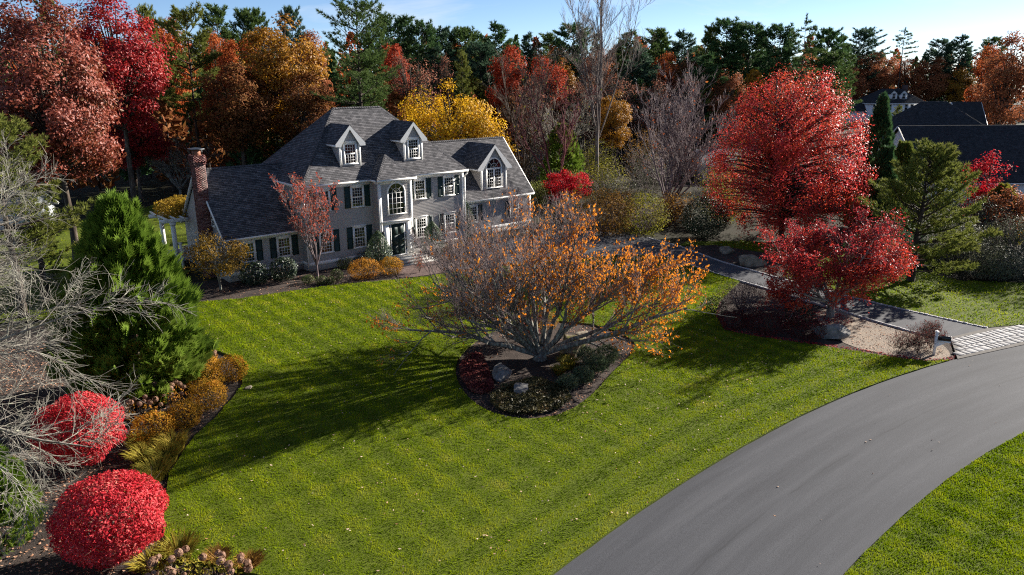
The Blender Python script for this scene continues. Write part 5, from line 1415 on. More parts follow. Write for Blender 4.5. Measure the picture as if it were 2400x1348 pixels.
bare_tree('bare_thin_tree', (33.3, 16.2, 0), 'thin twin-trunked bare tree right of the yellow maple', 45, 5, 12.5, 2.6, B_brown, (9, 7, 6), .12, (0, 0, .06), (60, 84), .013, (.4, .6), 1.2, leaf=(F_olive, .05, .2), wob=.10, rat=(.22, .4), up=.25)
bare_tree('bare_thin_tree', (33.2, 10.5, 0), 'thin reddish bare tree closest to the right wing roof', 46, 4, 10.5, 2.2, B_red, (9, 7, 6), .11, (0, 0, .05), (60, 82), .013, (.4, .6), 1.0, leaf=(F_olive, .07, .2), wob=.10, rat=(.22, .4), up=.25)
bare_tree('bare_thin_tree', (40.0, 16.5, 0), 'grey bare tree left of the poplar trunk', 47, 7, 8.5, 3.4, B_pale, (8, 7, 6), .10, (0, 0, .02), (40, 75), .013, (.4, .6), .8, leaf=(F_olive, .05, .22), wob=.11)
bare_tree('bare_lilac', (4.2, 42.0, 0), 'pale bare shrubby tree at the wood edge left of the chimney', 48, 9, 5.0, 3.2, B_pale, (7, 6, 5), .10, (0, 0, .03), (30, 75), .016, (.4, .6), .5, wob=.14)

# ------------------------------------------------------------------ shrubs along the house
def mound(name, x, y, label, rx, h, n, size, mat, seed, group=None, z=-.07, **k):
    return ball_shrub(name, (x, y, z), label, 'shrub', rx, h * .56, h * .46, n, size, mat, seed, None, group, k.pop('shell', .72), k.pop('lump', .10), k.pop('stems', 8), nb=k.pop('nb', 24), **k)
mound('rhododendron', -4.1, -.55, 'dark rhododendron under the left wing, left one of the two', .95, 1.5, 1500, .15, F_rhodo, 51, aspect=.42)
mound('rhododendron', -2.2, -.75, 'dark rhododendron under the left wing, right one beside the young maple', .95, 1.55, 1500, .15, F_rhodo, 52, aspect=.42)
mound('boxwood', -1.35, -2.6, 'clipped low boxwood at the bed edge, leftmost of the row of three', .46, .55, 900, .06, F_box, 53)
mound('boxwood', -.85, -3.45, 'clipped low boxwood at the bed edge, middle of the row of three', .44, .58, 900, .06, F_box, 54)
mound('boxwood', -.35, -3.75, 'clipped low boxwood at the bed edge, right end of the row of three', .36, .52, 700, .06, F_box, 55)
mound('boxwood', .35, -3.3, 'round boxwood standing alone right of the young maple', .46, .82, 900, .06, F_box, 56)
mound('boxwood', 2.3, -.75, 'yellow-green boxwood under the first floor window', .6, .85, 1000, .065, F_box, 57)
mound('boxwood', 3.9, -.75, 'dark rounded yew against the house left of the holly', .85, 1.0, 1100, .07, F_holly, 58)
mound('spirea', 2.1, -3.9, 'broad orange-brown spirea in front of the house', 1.15, 1.35, 2600, .075, F_spirea, 59)
mound('spirea', 4.0, -4.1, 'gold-orange spirea beside the front steps', .9, 1.2, 2200, .075, F_goldsp, 60)
frond = None
def cone_shrub(name, x, y, label, R, H, n, size, mat, seed):
    rng = np.random.default_rng(seed); lb = MB(); tb = MB()
    t = rng.random(n) ** 1.1; a = rng.random(n) * 6.28
    r = R * np.interp(t, [0, .15, .4, .65, .85, 1], [.82, 1, .97, .78, .48, .08]) * (.8 + .2 * rng.random(n)) * (1 + .07 * np.sin(a * 4 + t * 8))
    p = np.stack([r * np.cos(a), r * np.sin(a), .08 + t * (H - .08)], 1)
    leaves(lb, rng, p, size, clumps(p, 30, rng), bias=np.stack([np.cos(a), np.sin(a), np.full(n, .4)], 1) * 1.2, spread=.8, b=t)
    tubes(tb, np.array([[[0, 0, -.1], [0, 0, H * .8]]]), np.array([[.06, .02]]), 6)
    return plant(name, (x, y, -.07), label, 'shrub', [('trunk', tb, B_brown), ('foliage', lb, mat)])
cone_shrub('holly', 4.45, -1.75, 'clipped conical holly left of the front door', .95, 2.55, 3600, .085, F_hollylit, 61)
cone_shrub('holly', 9.3, -1.4, 'clipped conical holly right of the front door', .88, 2.55, 3600, .085, F_hollylit, 62)
cone_shrub('holly', 14.1, 1.0, 'narrow upright holly in front of the right wing', .85, 3.4, 3200, .09, F_hollylit, 63)
mound('azalea', 11.2, -1.6, 'yellowing azalea beneath the right hand windows', .95, 1.0, 1500, .08, F_goldsp, 64)
mound('azalea', 13.0, -2.0, 'orange azalea under the right wing corner', .9, 1.0, 1400, .08, F_spirea, 65)
bare_tree('rose_bush', (5.6, -5.2, -.07), 'thin nearly leafless rose bush by the brick walk', 66, 8, .9, .6, B_brown, (5, 4, 3), .012, (0, 0, .04), (45, 80), .004, (.4, .6), .1, leaf=(F_salmon, .4, .07))['category'] = 'shrub'

# ------------------------------------------------------------------ left bed
GS = [(-11.1, -15.4, .78, 1.15, 'gold spirea at the tip of the left bed'), (-11.9, -14.2, .8, .95, 'gold spirea behind the tip of the left bed, under the dried hydrangeas'), (-12.35, -15.8, .82, 1.05, 'gold spirea second in the row, between two others'),
      (-12.9, -17.7, .82, 1.2, 'largest gold spirea, facing the mulch strip'), (-14.2, -18.9, .68, 1.1, 'gold spirea next to the daylilies'), (-15.5, -19.4, .82, 1.15, 'gold spirea touching the rear burning bush')]
for i, (x, y, r_, h, lab) in enumerate(GS): mound('spirea', x, y, lab, r_, h, 2400, .07, F_goldsp, 70 + i)
def bloom_mesh(seed):
    rng = np.random.default_rng(seed); mb = MB(); p, _ = ball_points(rng, 46, .11, .095, 0, .86, .05)
    nn = nrm(p); a = nrm(np.cross(nn, rng.normal(0, 1, p.shape))); c = np.cross(nn, a); s_ = .045
    V = np.stack([p - a * s_, p + c * s_, p + a * s_, p - c * s_], 1); K = np.stack([rng.random(46), np.full(46, rng.random()), np.zeros(46)], 1)
    mb.add(V.reshape(-1, 3), np.arange(184).reshape(-1, 4), None, np.repeat(K, 4, 0)); return mb.mesh('flower_head', F_hyd)
BLOOMS = [bloom_mesh(i) for i in range(5)]
HY = [(-12.5, -12.4, .75, 1.0, 16, 'dried hydrangea at the far tip of the left bed'), (-11.3, -12.9, .6, .85, 9, 'dried hydrangea nearest the lawn at the far end of the left bed'), (-13.3, -15.0, .75, 1.0, 14, 'dried hydrangea against the foot of the cypress'),
      (-14.2, -16.4, .85, 1.05, 18, 'dried hydrangea behind the row of gold spirea'), (-15.4, -17.3, .85, 1.05, 16, 'dried hydrangea nearest the rear burning bush'),
      (-17.4, -28.3, .7, .85, 12, 'dried hydrangea at the bottom frame edge, left one'), (-16.5, -29.2, .75, .85, 14, 'dried hydrangea at the bottom frame edge, nearest the lawn'), (-18.0, -29.3, .7, .8, 10, 'dried hydrangea cut by the bottom frame edge')]
for i, (x, y, r_, h, k, lab) in enumerate(HY):
    rng = np.random.default_rng(90 + i); e_ = mound('hydrangea', x, y, lab, r_, h * .85, 260, .11, F_spirea if i < 5 else F_lily, 80 + i, stems=14, shell=.5)
    for j in range(k):
        a = rng.random() * 6.28; t = rng.random() ** .5; z = h * (.98 - .45 * t * t)
        b_ = link('flower_head', BLOOMS[j % 5], e_, (r_ * t * math.cos(a), r_ * t * math.sin(a), z + rng.normal(0, .05))); s_ = rng.uniform(.8, 1.25); b_.scale = (s_, s_, s_); b_.rotation_euler = (rng.random(), rng.random(), rng.random() * 6)
def blade_clump(name, x, y, label, R, h, n, mat, seed, wd=.03, z=-.07, flop=.6, cat='plant'):
    rng = np.random.default_rng(seed); mb = MB(); a = rng.random(n) * 6.28; q = R * .35 * rng.random(n) ** .5
    p0 = np.stack([q * np.cos(a), q * np.sin(a), np.zeros(n)], 1); a2 = a + rng.normal(0, .5, n); L_ = h * rng.uniform(.6, 1.15, n)
    rows = []
    for f in (0, .4, .75, 1.0):
        o_ = R * .9 * f ** 1.7 * flop * rng.uniform(.95, 1.05, n) * (L_ / h)
        rows.append(p0 + np.stack([o_ * np.cos(a2), o_ * np.sin(a2), L_ * (f - .42 * flop * f ** 3)], 1))
    sd = np.stack([-np.sin(a2), np.cos(a2), np.zeros(n)], 1) * wd / 2
    V = np.stack([rows[0] - sd, rows[0] + sd, rows[1] - sd, rows[1] + sd, rows[2] - sd * .8, rows[2] + sd * .8, rows[3]], 1)
    i = np.arange(n)[:, None] * 7; K = np.stack([rng.random(n), np.full(n, rng.random()) * .5 + rng.random(n) * .5, np.zeros(n)], 1)
    mb.add(V.reshape(-1, 3), np.concatenate([i + np.array([[0, 1, 3, 2]]), i + np.array([[2, 3, 5, 4]])]), i + np.array([[4, 5, 6]]), np.repeat(K, 7, 0))
    o = mb.build(name, mat); o.location = (x, y, z); return tag(o, label, cat)
DL = [(-15.1, -20.6, 'yellowing daylily clump in front of the gold spirea'), (-15.6, -21.4, 'yellowing daylily clump at the lawn edge beside the burning bushes'), (-16.2, -21.0, 'yellowing daylily clump between the two burning bushes'), (-16.2, -22.3, 'yellowing daylily clump closest to the front burning bush'), (-16.0, -19.9, 'yellowing daylily clump at the foot of the rear burning bush'),
      (-16.9, -23.2, 'yellow-green daylily clump behind the front burning bush'), (-17.0, -27.4, 'yellow daylily clump right of the front burning bush at the bed corner'), (-17.7, -27.6, 'pale daylily clump below the front burning bush')]
for i, (x, y, lab) in enumerate(DL): blade_clump('daylily', x, y, lab, .85, .75, 420, F_lily, 100 + i)
blade_clump('sedge', -16.2, -28.2, 'brown sedge tuft along the lawn edge at the bottom, upper one', .6, .4, 420, F_tan, 120, .02, cat='plant')
blade_clump('sedge', -15.6, -29.0, 'brown sedge tuft along the lawn edge at the bottom, lower one', .6, .4, 420, F_tan, 121, .02, cat='plant')
mound('shrub', -21.2, -27.4, 'low yellow-green shrub at the bottom left edge', 1.2, .9, 1500, .09, F_olive, 122)

# ------------------------------------------------------------------ island bed
JU = [(3.2, -24.9, .62, .92, 'grey-green juniper rightmost on the island'), (1.95, -25.4, .62, .82, 'grey-green juniper second from the right on the island'), (.6, -25.9, .48, .72, 'grey-green juniper left front on the island'), (-.35, -25.9, .46, .6, 'small grey-green juniper next to the dark ground cover'), (2.4, -24.3, .5, .8, 'grey-green juniper behind the others on the island')]
for i, (x, y, r_, h, lab) in enumerate(JU):
    rng = np.random.default_rng(130 + i); p, _ = ball_points(rng, 420, r_, h * .5, h * .45, .55, .2); lb = MB()
    needles(lb, rng, p, p - np.array([0, 0, h * .1]) + np.array([0, 0, .3]), 7, .16, .022, clumps(p, 12, rng), .5)
    o = lb.build('juniper', F_juni); o.location = (x, y, -.07); tag(o, lab, 'shrub')
blade_clump('daylily', 1.3, -24.2, 'yellowing grass clump in front of the mossy boulder, right one', .75, .6, 380, F_lily, 140, .025)
blade_clump('daylily', .5, -24.5, 'yellowing grass clump in front of the mossy boulder, left one', .6, .5, 300, F_lily, 141, .025)
def cover(name, poly, n, h, size, mat, seed, label=None, droop=0.0):
    rng = np.random.default_rng(seed); P = np.array(poly); lo, hi = P.min(0), P.max(0); q = lo + (hi - lo) * rng.random((n * 3, 2)); q = q[inside(q, poly)][:n]
    hz = h * (.35 + .65 * rng.random(len(q))) * (.75 + .25 * np.sin(q[:, 0] * 3.1) * np.sin(q[:, 1] * 2.7))
    p = np.c_[q, hz - .07]; mb = MB(); leaves(mb, rng, p, size, clumps(p, 60, rng), bias=(0, 0, 1.0), spread=.7, droop=droop)
    o = mb.build(name, mat); return tag(o, kind='stuff')
cover('ground_cover', smooth_loop([(-3.8, -24.6), (-2.2, -24.0), (-.6, -24.3), (-.5, -25.7), (-.9, -26.8), (-2.0, -27.3), (-3.4, -27.0), (-4.2, -25.9)], 2), 7500, .34, .12, F_cover, 150)
cover('wine_red_ground_cover', smooth_loop([(-4.0, -23.9), (-3.2, -21.8), (-1.9, -20.3), (-.6, -20.0), (-1.4, -21.6), (-2.4, -23.2), (-3.0, -24.2)], 2), 4500, .28, .12, F_redcov, 151)
bare_tree('burgundy_shrub', (2.3, -20.0, -.07), 'small wine-red shrub behind the cherry trunk', 152, 10, 1.1, .9, B_brown, (6, 5, 4), .015, (0, 0, .03), (30, 75), .005, (.4, .6), .1, leaf=(F_redcov, .9, .12))['category'] = 'shrub'
mound('barberry', 4.2, -19.4, 'orange-brown barberry at the back of the island', .8, 1.0, 1300, .08, F_tan, 153)

# ------------------------------------------------------------------ bed by the driveway
for (x, y, r_, h, sd, lab, m_, bm_) in ((14.3, -24.9, 1.75, 2.0, 160, 'twiggy burgundy-grey shrub mound in the driveway bed', F_burg, B_twig),):
    ball_shrub('burgundy_shrub', (x, y, -.07), lab, 'shrub', r_, h * .55, h * .48, 5200, .055, m_, sd, B_twig, None, .55, .06, 40, nb=30)
mound('barberry', 12.6, -27.4, 'long dark barberry along the lawn below the burgundy shrub', 1.25, 1.15, 2200, .07, F_barb, 161)
mound('barberry', 11.9, -25.9, 'dark barberry at the left tip of the driveway bed', .85, 1.0, 1400, .07, F_barb, 162)
mound('barberry', 13.4, -29.2, 'dark reddish barberry left of the large pale boulder', 1.05, 1.1, 1700, .07, F_barb, 163)
mound('boxwood', 15.2, -27.7, 'dark rounded boxwood between barberry and Japanese maple', .85, 1.2, 1700, .06, F_holly, 164)
mound('boxwood', 13.4, -23.6, 'dark green shrub behind the burgundy mound next to the lawn', .8, .95, 1200, .07, F_holly, 165)
for x, y, lab, sd in ((14.5, -33.4, 'thin knockout rose in the gravel left of the mailbox', 170), (15.2, -34.0, 'thin rose bush close to the left of the mailbox post', 171), (16.5, -34.1, 'thin rose bush behind the mailbox box', 172), (16.9, -33.8, 'thin rose bush right of the mailbox by the pavers', 173)):
    bare_tree('rose_bush', (x, y, -.05), lab, sd, 9, .95, .55, B_brown, (6, 4, 3), .010, (0, 0, .03), (40, 80), .0035, (.4, .6), .08, leaf=(F_redcov, .75, .065))['category'] = 'shrub'

# ------------------------------------------------------------------ right hand trees
conifer_tree('white_pine', (28.6, -28.0, 0), 'full green white pine right of the Japanese maple', dict(seed=201, H=8.4, zs=.6, L=4.6, space=.62, nb=7, tuft=.27, den=3.6, k=9, wd=.05, up=(.05, .75), irr=.35, prof=[(0, .8), (.25, 1), (.5, .8), (.75, .52), (.92, .3), (1, .06)]), F_pitch)
frond_tree('red_cedar', (43.3, -18.1, 0), 'tall dark cedar right of the great red maple', 11.3, 1.9, 3200, F_pine, 202, .42, .2, .2, [(0, .9), (.2, 1), (.5, .75), (.8, .36), (1, .05)], 2)
frond_tree('red_cedar', (39.9, -20.4, 0), 'dark cedar skirt below the tall cedar beside the white gable', 7.4, 1.7, 2400, F_pine, 203, .42, .2, .2, None, 2)
frond_tree('red_cedar', (44.0, -20.1, 0), 'round-topped cedar standing against the dark roof', 7.5, 1.7, 2400, F_pitch, 204, .4, .2, .15, [(0, .9), (.3, 1), (.6, .8), (.85, .5), (1, .1)], 2)
leafy('young_red_maple', (46.2, -25.9, 0), 'purple-red young maple in front of the dark roof at far right', F_scar, B_brown, seed=205, H=7.2, z0=1.6, R=2.5, prof=EGG, nclump=46, nleaf=3600, lsize=.17, crad=.7, fill=.3, trunk_r=.12, squash=.9, twigs=6, twig_r=.012)
leafy('oak_sapling', (43.1, -28.6, 0), 'russet oak sapling at the right edge above the grey shrubs', F_rust, B_brown, seed=206, H=4.9, z0=1.6, R=2.9, prof=OAK, nclump=42, nleaf=3400, lsize=.19, crad=.8, fill=.3, trunk_r=.13, squash=.7, twigs=5)
frond_tree('cedar_shrub', (45.2, -27.4, 0), 'dull green cedar under the purple-red young maple', 4.6, 2.0, 1800, F_olive, 207, .35)
RS_ = [(35.5, -28.0, 2.4, 3.4, F_grey, 'grey-green shrub right of the white pine'), (38.0, -31.0, 2.6, 3.8, F_grey, 'silvery shrub at the right edge beyond the driveway'), (41.0, -27.0, 2.6, 4.2, F_grey, 'silvery thicket behind the grey-green shrub'), (33.5, -31.2, 2.0, 2.2, F_grey, 'low grey-green shrub by the right lawn strip'), (34.5, -24.5, 2.4, 3.0, F_pine, 'dark evergreen shrub left behind the white pine'), (31.5, -24.0, 2.0, 2.2, F_pine, 'low dark evergreen between Japanese maple and white pine'), (37.0, -34.5, 2.2, 2.6, F_grey, 'low silvery shrub at the right frame edge'), (43.5, -32.0, 2.8, 4.4, F_tan, 'brown thicket at the right frame edge')]
for i, (x, y, r_, h, m_, lab) in enumerate(RS_): ball_shrub('shrub', (x, y, -.1), lab, 'shrub', r_, h * .55, h * .48, 5200, .12, m_, 210 + i, B_twig, None, .45, .22, 24, nb=50)
ball_shrub('yew', (29.7, -11.0, -.1), 'very dark round yew left of the great red maple', 'shrub', 1.95, 1.75, 1.72, 6500, .11, F_holly, 220, None, None, .8, .05, 8)

leafy('oak_tree', (54.0, -35.5, 0), 'russet oak just outside the right edge shading the side lawn', F_rust, B_brown, seed=301, H=12.0, z0=2.0, R=4.5, prof=OAK, nclump=60, nleaf=4200, lsize=.28, crad=1.2, fill=.3, trunk_r=.2)
leafy('oak_tree', (60.0, -41.0, 0), 'second russet oak outside the right edge by the road', F_rust, B_brown, seed=303, H=13.0, z0=2.0, R=4.5, prof=OAK, nclump=60, nleaf=4200, lsize=.28, crad=1.2, fill=.3, trunk_r=.2)
# ------------------------------------------------------------------ brush between the house and the red maple
ball_shrub('weeping_shrub', (24.2, -5.0, -.1), 'weeping brown and yellow shrub above the driveway bend, left one', 'shrub', 2.6, 2.2, 1.9, 3600, .15, F_tan, 230, B_twig, None, .6, .2, 34, nb=40)
ball_shrub('weeping_shrub', (26.8, -7.0, -.1), 'weeping yellow-leaved shrub above the driveway bend, beside the yew', 'shrub', 2.2, 2.1, 1.8, 2800, .15, F_olive, 231, B_twig, None, .6, .2, 34, nb=40)
BR = [(29.5, -2.2, 2.4, 3.2, F_tan, 'tan thicket at the foot of the multi-stemmed tree, left one'), (32.5, -5.4, 2.4, 3.0, F_tan, 'tan thicket at the foot of the multi-stemmed tree, right one'), (38.5, -6.0, 2.3, 5.6, F_olive, 'tall yellow-green bush touching the great red maple'), (36.5, -8.5, 2.2, 3.6, F_olive, 'yellow-green bush under the great red maple edge'), (33.5, 3.0, 2.4, 3.8, F_grey, 'greyish thicket right of the scarlet maple'), (36.5, 6.5, 2.6, 4.6, F_olive, 'olive thicket in front of the poplar trunk'), (42.0, 5.0, 3.0, 4.6, F_grey, 'pale thicket right of the poplar trunk'), (34.0, 9.8, 2.0, 3.6, F_olive, 'olive thicket behind the scarlet maple'), (38.0, 20.0, 2.6, 5.6, F_grey, 'grey thicket beside the dark juniper'), (46.0, 9.0, 3.0, 5.6, F_grey, 'tall pale thicket behind the multi-stemmed tree'), (44.0, 15.0, 3.0, 5.6, F_olive, 'olive thicket left of the poplar'), (29.2, 9.4, 1.5, 2.6, F_pitch, 'bright green low shrub next to the right wing roof'), (52.0, 14.0, 3.4, 7.0, F_tan, 'tan thicket in front of the blue-grey house'), (47.5, 22.0, 3.2, 6.5, F_grey, 'grey thicket behind the dark juniper'), (56.0, 2.0, 3.2, 5.5, F_olive, 'olive thicket beside the right hand outbuilding'), (25.5, 1.2, 1.8, 2.0, F_cover, 'dark low shrub at the corner of the right wing')]
for i, (x, y, r_, h, m_, lab) in enumerate(BR):
    ball_shrub('thicket', (x, y, -.1), lab, 'shrub', r_, h * .56, h * .47, 1500 if m_ is F_grey else 2600, .17, m_, 240 + i, B_twig, None, .25, .28, 30, nb=40)
frond_tree('juniper_tree', (35.3, 11.9, 0), 'dark green leaning juniper behind the scarlet maple', 7.8, 2.1, 2600, F_arb, 260, .42, .3, .22, [(0, .8), (.25, 1), (.5, .9), (.75, .7), (.9, .45), (1, .12)], 3)
e_ = mound('vine', -5.1, 9.8, 'yellow vine heaped on the white pergola', 2.0, 1.7, 4200, .15, F_vine, 270, z=2.9, stems=0, shell=.5); e_['category'] = 'vine'

# ------------------------------------------------------------------ the wood behind: each tree copied from a few grown ones
F_pine2 = leaf_mat('blue_green_needle', [(.024, .056, .034), (.045, .095, .055), (.075, .13, .075), (.11, .15, .09)], .25, .6, .07, .4, .3, .3)
F_pine3 = leaf_mat('mid_green_needle', [(.03, .06, .02), (.06, .11, .03), (.095, .145, .04), (.13, .16, .055)], .25, .6, .07, .4, .3, .3)
def proto(tb, lb, barkm, leafm):
    return tb.mesh('trunk', barkm), lb.mesh('crown', leafm)
def oakp(seed, z0, nleaf, lsize, nclump, R=5.0, H=20.0, crad=1.55, prof=OAK, twigs=3, fill=.4):
    return proto(*broadleaf(seed=seed, H=H, z0=z0, R=R, prof=prof, nclump=nclump, nleaf=nleaf, lsize=lsize, crad=crad, fill=fill, trunk_r=.26, squash=.62, twigs=twigs, twig_r=.025, lo=.2), B_brown, F_orange)
OAKS = [oakp(301, 6.0, 11000, .34, 95), oakp(302, 5.0, 11000, .34, 90), oakp(303, 7.0, 11000, .34, 85)]
NEAR = [oakp(304, 6.5, 26000, .24, 150, crad=1.3, twigs=4), oakp(305, 7.5, 24000, .25, 130, crad=1.3, twigs=5)]
GOLD = oakp(308, 7.2, 17000, .30, 120, R=5.4, crad=1.35, twigs=4)
BAREP = oakp(306, 5.0, 2600, .28, 110, twigs=16)
def pinep(**k): return proto(*conifer(**k), B_dark, F_pine)
PINES = [pinep(seed=311, H=22, zs=4, L=4.4, space=.85, nb=6, tuft=.55, wd=.12, k=7, den=1.25, prof=[(0, .8), (.3, 1), (.6, .82), (.82, .5), (1, .1)]), pinep(seed=312, H=22, zs=5, L=4.2, space=.85, nb=6, tuft=.55, wd=.12, k=7, irr=.6, den=1.25, up=(0, .7), prof=[(0, .8), (.3, 1), (.62, .9), (.86, .6), (1, .16)]), pinep(seed=313, H=22, zs=4, L=4.7, space=.85, nb=6, tuft=.55, wd=.12, k=7, irr=.5, den=1.25, prof=[(0, .7), (.3, 1), (.6, .9), (.85, .62), (1, .2)])]
LIGHT = [pinep(seed=314, H=20, zs=4, L=3.6, tuft=.42, wd=.085, k=8, den=1.6, prof=[(0, .7), (.25, 1), (.6, .85), (.85, .5), (1, .1)])]
PITCH = [pinep(seed=315, H=19.5, zs=8.5, L=4.3, space=.9, nb=5, tuft=.42, wd=.08, k=9, den=2.5, irr=.5, up=(.0, .6), prof=[(0, .6), (.3, 1), (.6, .95), (.85, .72), (1, .25)])]
BIG = pinep(seed=316, H=22.3, zs=8.0, L=5.4, space=.95, nb=5, tuft=.40, wd=.075, k=8, den=1.9, irr=.6, up=(-.05, .5), lat=.5, prof=[(0, .6), (.2, .9), (.45, 1), (.7, .9), (.88, .66), (1, .28)], trunk_r=.34)
FLAT = pinep(seed=317, H=22, zs=8, L=5.4, space=1.7, nb=5, tuft=.50, wd=.10, k=8, den=1.4, irr=.6, up=(-.02, .18), droop=.06, lat=.45)
LONE = pinep(seed=318, H=21, zs=14.5, L=2.6, space=1.0, nb=5, tuft=.46, wd=.09, k=7, den=1.3, irr=.5, up=(-.1, .2))
KIND = {'oak_russet': ([NEAR[0]], F_russet, 'oak_tree', 20, 5), 'oak_crimson': ([NEAR[1]], F_crim, 'oak_tree', 20, 5), 'oak_gold': ([GOLD], F_gold, 'oak_tree', 20, 5.4), 'oak_orange': (OAKS, F_orange, 'maple_tree', 20, 5), 'oak_brown': (OAKS, F_brown, 'oak_tree', 20, 5),
        'oak_red': (OAKS, F_red, 'oak_tree', 20, 5), 'oak_rust': (OAKS, F_rust, 'oak_tree', 20, 5), 'oak_bare': ([BAREP], F_bare, 'half_bare_tree', 20, 5), 'pine_dark': (PINES, F_pine, 'pine_tree', 22, 2.4), 'pine_light': (LIGHT, F_pitch, 'pine_tree', 20, 3.5),
        'pine_pitch': (PITCH, F_pitch, 'pine_tree', 19.5, 4.2), 'pine_big': ([BIG], F_pine3, 'pine_tree', 22.3, 5.2), 'pine_flat': ([FLAT], F_pine, 'pine_tree', 22, 5.2), 'pine_lone': ([LONE], F_pine, 'pine_tree', 21, 2.6)}
